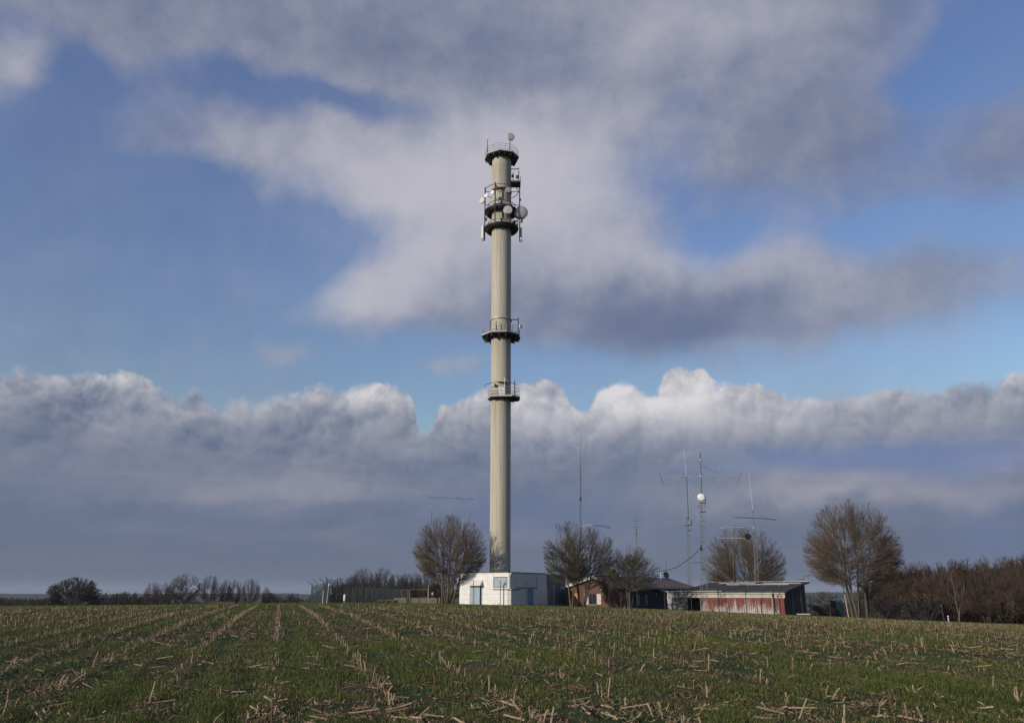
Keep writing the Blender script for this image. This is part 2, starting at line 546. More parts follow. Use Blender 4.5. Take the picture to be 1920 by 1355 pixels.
CONC = mat('tower concrete', (0.50, 0.46, 0.37), (0.42, 0.39, 0.31), 1.2, .85, bump=.15, stretch=(4, 4, .15), lo=.3, hi=.7, extra=conc_extra)
STEEL = mat('galvanised steel', (0.30, 0.31, 0.31), (0.23, 0.24, 0.24), 3, .55, .2)
DSTEEL = mat('dark painted steel', (0.040, 0.042, 0.045), (0.060, 0.055, 0.050), 4, .6, .2)
RUST = mat('rusty steel', (0.085, 0.050, 0.034), (0.040, 0.032, 0.030), 5, .75, .2)
DISHW = mat('white dish skin', (0.78, 0.76, 0.73), (0.72, 0.70, 0.67), 2, .45)
DISHB = mat('beige dish skin', (0.60, 0.57, 0.52), (0.54, 0.51, 0.46), 2, .5)
DISHG = mat('grey dish skin', (0.36, 0.37, 0.38), (0.31, 0.32, 0.33), 2, .5)
ALU = mat('bright aluminium tube', (0.46, 0.46, 0.46), (0.38, 0.38, 0.39), 2, .5, .2)
ALUD = mat('dull aluminium tube', (0.13, 0.135, 0.15), (0.10, 0.105, 0.11), 2, .55, .2)
EDGE = mat('pale deck edge', (0.50, 0.49, 0.46), (0.40, 0.39, 0.36), 3, .7)

STEELM = mat('weathered lattice steel', (0.22, 0.225, 0.23), (0.16, 0.165, 0.17), 3, .6, .2)

# ------------------------------------------------------------------ communication tower
TY = 93.0
TX = -1.345


def build_tower():
    gz0 = gz(TX, TY)
    root = empty('communication_tower', (TX, TY, gz0), 0, 'tall slender round concrete tower with dark platforms and dish antennas', 'tower')
    L = lambda v: Vector(v) - Vector((TX, TY, gz0))
    hz = lambda py, dy=0.0: at(940, py, TY + dy).z - gz0
    top = hz(276, -2.0)
    rad = lambda z: 1.175 + 0.065 * z / top
    prof = [(rad(z), z) for z in np.linspace(-0.6, top - .3, 40)]
    MB().lathe(prof + [(0.01, top - .28)], 56).build('shaft', CONC, root, True)

    def poly(r, n=8, rot=0.0, cx=0.0, cy=0.0):
        return [(cx + r * math.cos(rot + 2 * math.pi * i / n), cy + r * math.sin(rot + 2 * math.pi * i / n)) for i in range(n)]

    def platform(pts, z, thick, beam, label, edge=EDGE, rin=1.27):
        d = MB(); d.prism(pts, z - thick, z)
        deck = d.build('platform', DSTEEL, root); tag(deck, label)
        e = MB()
        n = len(pts)
        for i in range(n):
            a, b = Vector((*pts[i], 0)), Vector((*pts[(i + 1) % n], 0))
            dd = (b - a).normalized(); nn = Vector((dd.y, -dd.x, 0)) * 0.025
            q = [a + nn * .2 - dd * .01, a + nn * 2.2 - dd * .01, b + nn * 2.2 + dd * .01, b + nn * .2 + dd * .01]
            e.prism([(p.x, p.y) for p in (q[0], q[1], q[2], q[3])], z - .03, z + .13)
        e.build('edge_strip', edge, deck)
        for i in range(2 * n):
            bm_ = MB()
            a = pts[i // 2]; b = pts[(i // 2 + 1) % n]
            p = a if i % 2 == 0 else ((a[0] + b[0]) / 2, (a[1] + b[1]) / 2)
            v = Vector((p[0], p[1], 0)); u = v.normalized(); s = Vector((-u.y, u.x, 0)) * .05
            o_ = v * .95; i_ = u * rin
            bm_.prism([(i_ - s)[:2], (o_ - s)[:2], (o_ + s)[:2], (i_ + s)[:2]], z - thick - beam, z - thick - .002)
            bm_.build('underside_beam', DSTEEL, deck)
        mid = MB()
        f = .72
        for i in range(n):
            a, b = Vector((*pts[i], 0)) * f, Vector((*pts[(i + 1) % n], 0)) * f
            mid.tube([a + Vector((0, 0, z - thick - beam * .5)), b + Vector((0, 0, z - thick - beam * .5))], .05, 4)
        mid.build('cross_beam', DSTEEL, deck)
        return deck

    def railing(pts, z, h=1.05, mat_=STEEL, rails=(.35, .7, 1.05), skip=(), r=.028, closed=True):
        r = .021
        gr = MB()
        ps = [Vector((p[0] * .985, p[1] * .985, 0)) for p in pts]
        seq = ps + ([ps[0]] if closed else [])
        for k in rails:
            gr.tube([p + Vector((0, 0, z + k)) for p in seq], r, 5)
        g_ = gr.build('guard_rail', mat_, root)
        posts = []
        for i in range(len(seq) - 1):
            a, b = seq[i], seq[i + 1]
            posts.append(a)
            if (b - a).length > 1.2: posts.append((a + b) / 2)
        me = None
        for p in posts:
            if me is None:
                o = MB().tube([(0, 0, 0), (0, 0, h)], r * 1.2, 6).build('rail_post', mat_, g_); me = o.data
            else: o = link_mesh('rail_post', me, g_)
            o.location = (p.x, p.y, z)

    # top platform
    zt = hz(281, -2.2)
    P1 = poly(2.22, 8, R(22.5 + 14))
    platform(P1, zt, .10, .30, 'topmost octagonal platform with a pale edge')
    railing(P1, zt)
    # two round-looking platforms of the antenna section
    z2 = hz(384.5, -2.1); z3 = hz(416.5, -2.1)
    for z, lab in ((z2, 'upper round dark platform of the antenna section'), (z3, 'lower round dark platform of the antenna section')):
        platform(poly(2.12, 20, 0), z, .08, .20, lab, DSTEEL)
    # wide octagonal platform below
    z4 = hz(621, -2.3)
    P4 = poly(2.42, 8, R(22.5 - 6))
    platform(P4, z4, .10, .30, 'middle octagonal platform with grey railing')
    railing(P4, z4)
    # lowest balcony with a door
    z5 = hz(741.5, -2.0)
    x0, x1 = L(at(914.7, 742, TY - .6)).x, L(at(974, 742, TY - .6)).x
    P5 = [(x0, -.5), (x0 + .45, -1.75), (x1 - .9, -1.95), (x1, -1.1), (x1, .2), (1.2, .9), (-1.2, .6)]
    platform(P5, z5, .09, .10, 'lowest small balcony below a white door')
    railing(P5, z5)
    # collars on the shaft
    for z, r_, m_, hgt in ((hz(352.5, -1.24), 1.30, RUST, .34), (hz(594.8, -1.2), 1.34, ALU, .14), (hz(345, -1.24), 1.28, DISHB, .10), (hz(378, -1.24), 1.40, EDGE, .50), (hz(412, -1.24), 1.42, EDGE, .42)):
        MB().lathe([(r_ - .12, -hgt / 2), (r_, -hgt / 2), (r_, hgt / 2), (r_ - .12, hgt / 2)], 8 if m_ is EDGE else 40, (0, 0, z)).build('collar', m_, root)

    # antenna cage: rings, poles, brackets
    cage = MB()
    z_r1, z_r2, z_r3 = hz(344, -2.15), hz(372.3, -2.15), hz(407.7, -2.15)
    Rr = 2.15
    for zr in (z_r1, z_r2, z_r3):
        MB().ring((0, 0, zr), Rr if zr == z_r1 else 1.75, .045, 40).build('antenna_ring', RUST, root)
    px_poles = [(909.3, 0.0, 352, 451, RUST), (974.3, 0.0, 352, 453, RUST), (928.2, -1.0, 342, 416, RUST), (956.6, -1.0, 342, 416, RUST)]
    poles = []
    for (px, side, ya, yb, m_) in px_poles:
        x = L(at(px, 390, TY + side * 1.9)).x
        y = -math.sqrt(max(Rr * Rr - x * x, 0)) if side else 0.0
        za, zb = hz(ya, y), hz(yb, y)
        MB().tube([(x, y, za), (x, y, zb)], .075, 8).build('antenna_pole', m_, root)
        poles.append((x, y, za, zb))
        for zr in (z_r1, z_r2 + .2, z2 + .3, z3 + .2):
            if zb < zr < za + .1:
                MB().tube([(x, y, zr), (x * .53, y * .53, zr)], .045, 5).build('bracket_arm', RUST, root)
        if abs(y) > .1: MB().tube([(x, y, z_r1), (x * .55 + .25, y * .55, z_r1 - .9)], .04, 5).build('bracket_arm', RUST, root)
    for ang in (60, 120):
        x, y = Rr * math.cos(R(ang)), Rr * math.sin(R(ang))
        MB().tube([(x, y, z_r1), (x, y, z3)], .075, 8).build('antenna_pole', RUST, root)

    def dish(px, py, r_px, dy, az, elv, depth, m_, label, pole=None, flat=True):
        p = L(at(px, py, TY + dy))
        zd = (TY + dy) * cp + (p.z + gz0 - EYE) * sp
        r = r_px * zd / F
        d = Vector((math.sin(R(az)) * math.cos(R(elv)), -math.cos(R(az)) * math.cos(R(elv)), math.sin(R(elv))))
        prof = [(0.02, -depth - .25 * r), (r * .45, -depth - .16 * r), (r, -depth), (r, 0), (r * .97, .02), (r * .6, .05 * r + .02), (0, .07 * r + .02)]
        o = MB().lathe(prof, 28, p, d).build('dish_antenna', m_, root, True); tag(o, label)
        b = MB(); back = p - d * (depth + .22 * r)
        tgt = pole if pole is not None else back - d * .5
        b.tube([back, tgt], .05, 6)
        b.build('dish_mount', RUST, o)
        return o
    PL = lambda i, z: Vector((poles[i][0], poles[i][1], z))
    dish(552.5 / 5.644 + 860 + .2, 230 + 145 / 5.644, 7.5, -.8, 22, 0, .22, DISHB, 'beige dish on a short pole above the top platform', Vector((L(at(956, 270, TY - .6)).x, -.6, zt + .9)))
    MB().tube([(L(at(955.5, 270, TY - .6)).x, -.6, zt), (L(at(955.5, 270, TY - .6)).x, -.6, zt + 1.25)], .06, 6).build('dish_post', DSTEEL, root)
    dish(860 + 525 / 5.644, 230 + 710 / 5.644, 5.4, -2.15, 8, -3, .30, DISHG, 'dark grey small drum dish on the front right pole', PL(3, hz(356, -1.9)))  # grey skin carries this dish's shadow as colour
    dish(860 + 357 / 5.644, 230 + 737 / 5.644, 4.0, -2.1, -30, 0, .10, DISHW, 'small white dish beside the front left pole', PL(2, hz(361, -1.9)))
    dish(860 + 290 / 5.644, 230 + 770 / 5.644, 3.9, -.4, -25, 0, .10, DISHW, 'small white dish on the left pole', PL(0, hz(367, 0)))
    dish(860 + 245 / 5.644, 230 + 822 / 5.644, 5.8, -.3, -30, 0, .18, DISHB, 'beige medium dish at the far left of the cage', PL(0, hz(375, 0)))
    dish(860 + 523 / 5.644, 230 + 920 / 5.644, 8.2, -2.45, 10, 0, .38, DISHB, 'beige drum dish in front of the shaft', PL(3, hz(392, -1.9)))
    dish(860 + 668 / 5.644, 230 + 942 / 5.644, 12.4, -.75, 22, -2, .75, DISHB, 'largest beige drum dish right of the shaft', PL(1, hz(398, 0)))
    dish(860 + 668 / 5.644, 230 + 1040 / 5.644, 3.2, -.3, 55, 0, .2, DISHG, 'small grey dish under the largest drum', PL(1, hz(414, 0)))
    dish(860 + 296 / 5.644, 230 + 1020 / 5.644, 3.4, .2, 75, 0, .15, DISHG, 'small grey dish low on the left pole', PL(0, hz(411, 0)))
    dish(860 + 655 / 5.644, 230 + 815 / 5.644, 2.4, .1, 60, 0, .15, DISHG, 'tiny grey dish on the right pole', PL(1, hz(375, 0)))
    # panel aerials hanging below the lowest cage platform
    for (px, ya, yb, r, lab) in ((860 + 256 / 5.644, 425, 448.5, .17, 'white tube aerial hanging at the left'), (860 + 661 / 5.644, 426.5, 450, .12, 'white tube aerial hanging at the right')):
        x = L(at(px, 437, TY)).x
        za, zb = hz(ya), hz(yb)
        o = MB().lathe([(.01, zb), (r, zb), (r, za), (.01, za)], 16, (x, -.12, 0)).build('tube_aerial', DISHW, root, True); tag(o, lab)
        MB().ring((x + .05, -.05, zb - .2), .13, .03, 12).build('aerial_foot', DSTEEL, o)
    # equipment boxes on the lower cage platform
    for (px, w, h) in ((860 + 600 / 5.644, .38, .62), (860 + 574 / 5.644, .28, .45)):
        x = L(at(px, 412, TY - 1.2)).x
        MB().box(x - w, x + w, -1.4, -1.0, z3, z3 + h).build('equipment_box', STEEL, root, bevel=.02)
    # side basket on the right, above the cage
    zb_ = hz(230 + 640 / 5.644, .2)
    xa, xb = 1.2, L(at(860 + 655 / 5.644, 340, TY + .2)).x
    bk = MB().prism([(xa, -.55), (xb, -.55), (xb, .9), (xa, .9)], zb_ - .28, zb_).build('side_basket', DSTEEL, root)
    MB().prism([(xa, -.60), (xb, -.60), (xb, -.555), (xa, -.555)], zb_ - .08, zb_ + .05).build('edge_strip', EDGE, bk)
    for (px, yt, r) in ((860 + 636 / 5.644, 230 + 490 / 5.644, .06), (860 + 576 / 5.644, 230 + 535 / 5.644, .055), (860 + 655 / 5.644, 230 + 575 / 5.644, .04)):
        x = L(at(px, 330, TY)).x
        MB().tube([(x, -.2, zb_), (x, -.2, hz(yt))], r, 6).build('basket_post', DSTEEL, bk)
    za_ = hz(230 + 500 / 5.644)
    MB().tube([(1.15, -.2, za_), (L(at(860 + 640 / 5.644, 330, TY)).x, -.2, za_)], .06, 6).build('cross_arm', DSTEEL, root)
    dish(860 + 641 / 5.644, 230 + 508 / 5.644, 2.0, -.45, 10, 0, .08, DISHW, 'tiny white dish at the end of the upper arm')
    for (px, py, s_) in ((860 + 622 / 5.644, 230 + 575 / 5.644, .2), (860 + 572 / 5.644, 230 + 565 / 5.644, .16), (860 + 600 / 5.644, 230 + 620 / 5.644, .14)):
        p = L(at(px, py, TY - .25))
        MB().box(p.x - s_, p.x + s_, p.y - .12, p.y + .12, p.z - s_, p.z + s_).build('radio_unit', DSTEEL, root, bevel=.02)
    # whip and rods on the top platform
    xw = L(at(860 + 304 / 5.644, 270, TY - .8)).x
    o = MB().tube([(xw, -.8, zt), (xw, -.8, hz(230 + 235 / 5.644, -.8)), (xw + .03, -.8, hz(230 + 118 / 5.644, -.8))], [.055, .05, .022], 6).build('whip_aerial', DSTEEL, root)
    MB().tube([(xw + .03, -.8, hz(230 + 175 / 5.644, -.8)), (xw + .03, -.8, hz(230 + 125 / 5.644, -.8))], .04, 6).build('whip_tip', DISHW, o)
    # middle platform: pole with dish, lamps
    xp = L(at(880 + 622 / 6.775, 610, TY)).x
    o = MB().tube([(xp, 0, z4), (xp, 0, hz(580 + 105 / 6.775))], .07, 6).build('antenna_pole', DSTEEL, root)
    MB().tube([(1.2, 0, hz(580 + 130 / 6.775)), (xp, 0, hz(580 + 130 / 6.775))], .06, 6).build('cross_arm', DSTEEL, o)
    dish(880 + 657 / 6.775, 580 + 217 / 6.775, 3.9, -.3, 48, 0, .10, DISHW, 'white dish on a pole at the middle platform', Vector((xp, 0, hz(580 + 217 / 6.775))))
    for (px, ya, yb) in ((880 + 340 / 6.775, 145, 255), (880 + 266 / 6.775, 150, 262)):
        x = L(at(px, 610, TY - 1.9)).x
        MB().tube([(x, -1.7, z4), (x, -1.7, hz(580 + ya / 6.775, -1.7))], .045, 5).build('lamp_post', DSTEEL, root)
    # lowest balcony: door, poles, cable loop
    xd = L(at(880 + 412 / 6.775, 730, TY - 1.2)).x
    zd0, zd1 = z5 + .05, hz(580 + 965 / 6.775, -1.2)
    dr = MB().box(xd - .40, xd + .40, -1.26, -1.10, zd0, zd1).build('door', DISHW, root)
    MB().tube([(xd - .44, -1.24, zd0), (xd - .44, -1.24, zd1 + .04), (xd + .44, -1.24, zd1 + .04), (xd + .44, -1.24, zd0)], .04, 4).build('door_frame', STEEL, dr)
    MB().box(xd - .55, xd + .75, -1.55, -1.12, zd1 + .40, zd1 + .52).build('door_hood', EDGE, root)
    xq = L(at(880 + 450 / 6.775, 720, TY - 1.7)).x
    MB().tube([(xq, -1.7, z5), (xq, -1.7, hz(580 + 865 / 6.775, -1.7))], .06, 6).build('aerial_post', ALU, root)
    xr = L(at(880 + 575 / 6.775, 720, TY - .4)).x
    MB().tube([(xr, -.4, z5), (xr, -.4, hz(580 + 905 / 6.775, -.4))], .06, 6).build('aerial_post', DSTEEL, root)
    zl = hz(580 + 935 / 6.775, -1.5)
    MB().ring((0, 0, zl), 1.95, .035, 36, 5, R(180), R(350)).build('cable_loop', DSTEEL, root)
    MB().box(-.75, -.55, -1.35, -1.05, zl - .35, zl - .05).build('lamp', DSTEEL, root)


build_tower()

# ------------------------------------------------------------------ white equipment building
TH = R(33)


def wall_extra(g, tc, mp, c, bs):
    x, y, z = sepxyz(g, tc)
    v = g.xyz(g.mul(x, 1.2), g.mul(y, 1.2), g.mul(z, .25))
    c = g.mix(g.mul(g.smooth(g.noise(v, 2.2, 6, .65), .52, .8), .35), c, (0.33, 0.32, 0.28))
    n = g.noise(tc.outputs['Object'], .9, 4, .6)
    return g.mix(g.mul(g.smooth(g.add(z, g.mul(n, .9)), .75, .25), .35), c, (0.34, 0.33, 0.27))


WHITE = mat('white wall paint', (0.80, 0.775, 0.73), (0.73, 0.71, 0.67), 1.5, .85, bump=.1, extra=wall_extra)
JOINT = mat('wall joint', (0.52, 0.51, 0.48), None, 2, .9)
GREYW = mat('grey weathered concrete', (0.23, 0.245, 0.24), (0.17, 0.18, 0.175), 1.1, .9, bump=.2, stretch=(1, 1, .5), extra=wall_extra if False else None)
BLUED = mat('pale blue door paint', (0.34, 0.415, 0.46), (0.29, 0.36, 0.41), 2, .5)
BLUED2 = mat('blue door paint', (0.20, 0.31, 0.47), (0.17, 0.26, 0.40), 2, .5)
ROOFE = mat('dark roof edge', (0.035, 0.037, 0.04), (0.05, 0.05, 0.05), 3, .6)
DARK = mat('dark interior', (0.012, 0.013, 0.015), None, 3, .9)  # near-black: the shade of openings and gaps is put into the colour


def build_white_building():
    cx, cy = -.28, 87.0
    z0 = gz(cx, cy) - .02
    root = empty('equipment_building', (cx, cy, z0), -TH, 'low white flat-roofed equipment building at the foot of the concrete tower', 'building')
    zt = at(955, 1072.8, cy).z - z0
    zj = at(955, 1102.5, cy).z - z0      # joint between lower and upper course
    W, D = 6.45, 7.7
    cut = 1.0
    # lower course, projecting a little and with a bevelled front corner
    lo = MB().prism([(-W - .02, .0), (-.28, 0), (.06, .24), (.06, D), (-W - .02, D)], -.4, zj - .015).build('lower_wall', WHITE, root)
    up = MB().prism([(-W, .05), (-.12, .05), (-.02, .16), (-.02, D), (-W, D)], zj, zt - .10).build('upper_wall', WHITE, root)
    # horizontal joints between the wall panels: thin strips in a greyer colour
    for k in (1, 2):
        zz = zj * k / 3
        MB().prism([(-W - .026, -.006), (-.28, -.006), (.066, .236), (.066, D), (-W - .026, D)], zz - .012, zz + .012).build('panel_joint', JOINT, lo)
    MB().prism([(-W - .04, .02), (-.10, .02), (.0, .14), (.0, D + .02), (-W - .04, D + .02)], zt - .10, zt).build('parapet', WHITE, root)
    MB().prism([(-W - .07, -.01), (-.06, -.01), (.04, .12), (.04, D + .05), (-W - .07, D + .05)], zt + .002, zt + .07).build('roof_edge', ROOFE, root)
    # cornice that swells out at the right corner
    MB().extr([(zz_ * 0 + xx, zz_) for xx, zz_ in ((-.1, zt - .42), (.10, zt - .12), (.10, zt), (-.1, zt))], 'y', .18, .50).build('corner_cornice', WHITE, root)
    # canted bay on the left wall
    MB().extr([(-W - .02, zt - .16), (-W - .62, zt - .62), (-W - .62, zj + .05), (-W - .02, zj + .05)][::-1], 'y', .35, 2.3).build('side_bay', WHITE, root)
    # front door on a near-black plate painting a reveal's shade, under a sloping canopy
    xl, xr = [-W + .0 + W * (q / 92.0) for q in (20.0, 38.5)]
    dz = at(900, 1098, cy + 2).z - z0
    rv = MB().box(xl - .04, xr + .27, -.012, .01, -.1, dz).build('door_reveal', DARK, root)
    d = MB().box(xl, xr, -.045, -.014, -.1, dz - .03).build('door', BLUED, root)
    MB().box((xl + xr) / 2 - .012, (xl + xr) / 2 + .012, -.052, -.047, -.1, dz - .05).build('door_seam', ROOFE, d)
    MB().box(xl + .06, xl + .10, -.10, -.047, .98, 1.12).build('handle', STEEL, d)
    MB().box(xr + .20, xr + .28, -.05, -.013, -.1, dz - .01).build('door_post', BLUED2, root)
    c = MB()
    zt_c = at(900, 1087.0, cy + 2).z - z0
    ya = -.50
    c._add([(xl - .06, ya, dz + .02), (xr + .32, ya, dz + .02), (xr + .32, .0, dz + .02), (xl - .06, .0, dz + .02),
            (xl - .06, ya, dz + .09), (xr + .32, ya, dz + .09), (xr + .32, .045, zt_c), (xl + .22, .045, zt_c)],
           [(0, 3, 2, 1), (0, 1, 5, 4), (4, 5, 6, 7), (1, 2, 6, 5), (0, 4, 7, 3), (2, 3, 7, 6)])
    cm = mat('stained white canopy', (0.70, 0.68, 0.64), (0.46, 0.44, 0.40), 3.0, .9, lo=.45, hi=.75, stretch=(1.5, 1, .3))
    c.build('door_canopy', cm, root)
    # window of one blue-grey pane
    wl, wr = -W * (1 - 64.2 / 92.0), -W * (1 - 87.3 / 92.0)
    zw1, zw0 = at(938, 1082, cy).z - z0, at(938, 1099.6, cy).z - z0
    w = MB().box(wl, wr, .02, .06, zw0, zw1).build('window', BLUED, root)
    fr = MB()
    fr.box(wl - .07, wr + .07, .0, .05, zw1, zw1 + .07); fr.box(wl - .07, wl, .0, .05, zw0 - .05, zw1); fr.box(wr, wr + .04, .0, .05, zw0 - .05, zw1); fr.box(wl, wr, .0, .05, zw0 - .05, zw0)
    fr.build('window_frame', ROOFE, w)
    MB().box(wl - .08, wr + .35, -.10, -.01, zj - .13, zj - .05).build('ledge', GREYW, root)
    # right-hand face: conduit, panel seam, blue door with a white pipe
    MB().box(.065, .13, .5, 2.0, zj - .14, zj - .08).build('conduit', ROOFE, root)
    MB().box(-.015, .07, 1.5, 5.6, zj + .06, zj + .11).build('conduit', ROOFE, root)
    y0, y1 = 3.35, 4.65
    d2 = MB().box(.063, .10, y0, y1, -.1, at(1000, 1103.5, 90.5).z - z0).build('door', BLUED2, root); tag(d2, 'blue door in the shaded right-hand wall')
    MB().box(.105, .112, (y0 + y1) / 2 + .1, (y0 + y1) / 2 + .22, 1.2, 1.38).build('door_sign', DISHW, d2)
    MB().tube([(.2, y0 - .18, -.1), (.2, y0 - .18, 1.75), (.14, y0 - .1, 1.95), (.08, y0, 1.95)], .06, 8).build('drain_pipe', DISHW, root)
    MB().box(-.018, -.012, 5.55, 5.62, zj, zt - .1).build('panel_seam', GREYW, up)
    # grey annexe at the back, a little lower
    zt2 = at(1042, 1078.2, 95).z - z0
    MB().box(-W + 1, -.02, D + .06, 12.0, -.6, zt2).build('annexe_wall', GREYW, root)
    MB().box(-W + .95, .03, D + .06, 11.6, zt2 + .002, zt2 + .08).build('annexe_roof', ROOFE, root)
    MB().extr([(11.95, zt2 * .0 - .4), (12.6, -.4), (12.6, zt2 * .52), (12.0, zt2 * .66)], 'x', -.7, -.03).build('annexe_buttress', GREYW, root)
    # old posts standing close to the front wall
    for (px, ya, m_) in ((944.5, 1095, RUST),):
        p = at(px, 1135, cy - .75)
        lp = empty('wall_lamp_post', (p.x, p.y, gz(p.x, p.y)), 0, 'thin rusty brown post with a small lamp before the white window', 'lamp post')
        h = at(px, ya, cy - .75).z - lp.location.z
        MB().tube([(0, 0, -.1), (0, 0, h)], .05, 8).build('pole', m_, lp)
        MB().lathe([(.02, -.12), (.13, -.10), (.13, .06), (.05, .14), (.01, .16)], 12, (.10, -.05, h + .08), (0.3, -.6, .3)).build('lamp_head', STEEL, lp, True)


build_white_building()

# ------------------------------------------------------------------ brick house
def brick_extra(g, tc, mp, c, bs):
    x, y, z = sepxyz(g, tc)
    b = g.node('ShaderNodeTexBrick')
    b.inputs['Scale'].default_value = 1.0
    b.inputs['Brick Width'].default_value = .25; b.inputs['Row Height'].default_value = .083; b.inputs['Mortar Size'].default_value = .010
    b.inputs['Color1'].default_value = (0.155, 0.074, 0.050, 1); b.inputs['Color2'].default_value = (0.110, 0.054, 0.040, 1)
    b.inputs['Mortar'].default_value = (0.13, 0.11, 0.09, 1)
    g.t.links.new(g.xyz(g.add(x, y), z, 0.0), b.inputs['Vector'])
    return g.mix(.75, c, b.outputs['Color'])


BRICK = mat('red brick', (0.15, 0.074, 0.05), (0.10, 0.053, 0.038), 2.5, .9, extra=brick_extra)


def tile_extra(g, tc, mp, c, bs):
    x, y, z = sepxyz(g, tc)
    n = g.noise(tc.outputs['Object'], 1.3, 6, .65)
    c = g.mix(g.smooth(n, .46, .66), c, (0.20, 0.18, 0.14))
    rows = g.m('FRACT', g.mul(z, 1 / .11))
    return g.mix(g.mul(g.smooth(rows, .25, .0), .55), c, (0.025, 0.023, 0.02))


TILE = mat('mossy roof tiles', (0.150, 0.118, 0.095), (0.100, 0.084, 0.072), 5, .9, bump=.4, extra=tile_extra)
CREAM = mat('cream trim paint', (0.62, 0.58, 0.50), (0.50, 0.47, 0.41), 2, .7)
GLASS = mat('dark window glass', (0.02, 0.025, 0.035), (0.03, 0.035, 0.045), 2, .08, spec=.5)
ORANGE = mat('orange board', (0.62, 0.20, 0.085), (0.50, 0.16, 0.07), 2, .7)
SLATE = mat('dark slate boards', (0.032, 0.035, 0.042), (0.044, 0.047, 0.053), 2, .7)  # near-black walls: the shade of the sunless sides is put into the colour


def build_house():
    cx, cy = 12.35, 91.0
    z0 = gz(cx, cy) - .05
    root = empty('brick_house', (cx, cy, z0), -TH, 'low red brick house with a tiled gable roof and brick chimney', 'house')
    W, L = 7.36, 21.5
    ze = at(1173, 1102.5, cy).z - z0 + .12
    za = at(1119.5, 1081.5, cy + 2.0).z - z0
    we = ze + .05
    # walls with gable
    MB().extr([(-W, -.5), (0, -.5), (0, we), (-W / 2, za - .12), (-W, we)], 'y', 0, .3).build('gable_wall', BRICK, root)
    MB().extr([(-W, -.5), (0, -.5), (0, we), (-W / 2, za - .12), (-W, we)], 'y', L - .3, L).build('gable_wall', BRICK, root)
    MB().box(-.3, -.002, .302, L - .302, -.5, we).build('side_wall', SLATE, root)  # sunless side of the brick house, its shade painted as wall colour
    MB().box(-W + .002, -W + .3, .302, L - .302, -.5, we).build('side_wall', BRICK, root)
    # roof: two slabs
    sl = (za - ze) / (W / 2)
    ov = .55
    for s_ in (1, -1):
        m = MB()
        xo = 0 + ov if s_ == 1 else -W - ov
        zo = ze - sl * ov
        pts = [(-W / 2, za), (xo, zo), (xo, zo + .12), (-W / 2, za + .13)]
        if s_ == -1: pts = pts[::-1]
        m.extr(pts[::-1], 'y', -.35, L + .3).build('roof', TILE, root)
        v = MB()
        pts = [(-W / 2, za - .13), (xo, zo - .10), (xo, zo + .14), (-W / 2, za + .15)]
        if s_ == -1: pts = pts[::-1]
        v.extr(pts[::-1], 'y', -.40, -.353).build('verge_board', CREAM, root)
    MB().extr([(-W / 2 - .14, za + .05), (-W / 2 + .14, za + .05), (-W / 2, za + .2)], 'y', -.34, L + .28).build('ridge_tile', TILE, root)
    # gutter along the right eave
    MB().tube([(ov + .06, -.3, ze - sl * ov + .03), (ov + .06, L, ze - sl * ov + .03)], .06, 6).build('gutter', STEEL, root)
    # chimney of two flues
    xc = -W / 2
    ch = MB().box(xc - .42, xc + .40, 3.9, 4.6, za - .8, at(1149, 1066, 96).z - z0).build('chimney', BRICK, root)
    MB().box(xc + .405, xc + .85, 4.0, 4.6, za - .9, at(1160, 1072, 96).z - z0).build('chimney', BRICK, root)
    # gable window with cream shutters, orange board, vent lamp
    def X(px): return -W * (1173 - px) / 111.0
    zw1, zw0 = 1.45, .05
    zw1 = at(1115, 1112.8, 93).z - z0; zw0 = at(1115, 1132.5, 93).z - z0
    for a, b, m_, n in ((1097, 1105, CREAM, 'shutter'), (1106.5, 1120, GLASS, 'window'), (1121, 1129, CREAM, 'shutter'), (1075, 1088, ORANGE, 'board')):
        z_a = zw0 if n != 'board' else zw0 - .3
        o = MB().box(X(a), X(b), -.05, -.002, z_a, zw1 + (.05 if n == 'board' else 0)).build(n, m_, root)
        if n == 'window':
            f = MB(); w_ = .05
            f.box(X(a), X(a) + w_, -.07, -.052, zw0, zw1); f.box(X(b) - w_, X(b), -.07, -.052, zw0, zw1); f.box((X(a) + X(b)) / 2 - .03, (X(a) + X(b)) / 2 + .03, -.07, -.052, zw0, zw1)
            f.build('window_frame', DSTEEL, o)
            MB().box(X(a) - .1, X(b) + .1, -.14, -.002, zw0 - .07, zw0 - .005).build('sill', STEEL, o)
    MB().box(X(1129.8) - .06, X(1129.8) + .06, -.08, -.002, 1.9, 2.02).build('wall_lamp', DISHW, root)
    # downpipes
    for x, y in ((-.55, -.08), (.10, .35)):
        MB().tube([(x, y, we - .1), (x, y, -.2)], .05, 8).build('downpipe', DISHW if y > 0 else STEEL, root)
    # side window with pale shutters, lamp
    def YS(px):
        q = (px - 960) / 1569.0
        return (q * cy - cx) / (math.sin(TH) - q * math.cos(TH))
    z1, z2_ = at(1205, 1113.5, 97).z - z0, at(1205, 1133.5, 97).z - z0
    for a, b, m_, n in ((1195, 1199.5, STEEL, 'shutter'), (1200, 1209.5, GLASS, 'window'), (1210, 1214, STEEL, 'shutter')):
        o = MB().box(.002, .05, YS(a), YS(b), z2_, z1).build(n, m_, root)
        if n == 'window': MB().box(.002, .14, YS(a) - .1, YS(b) + .1, z2_ - .07, z2_ - .005).build('sill', STEEL, o)
    MB().lathe([(.01, 0), (.14, .02), (.14, .1), (.01, .14)], 12, (.0, YS(1230.5), 1.45), (1, 0, 0)).build('wall_lamp', DISHW, root)
    # pale torn eave board on the right
    MB().box(.45, .58, YS(1231), YS(1243), ze - sl * ov - .28, ze - sl * ov - .06).build('eave_board', STEEL, root)
    # satellite dish and white tube on the roof ridge end
    p = Vector((-W / 2 + .3, L - 1.5, za - .05))
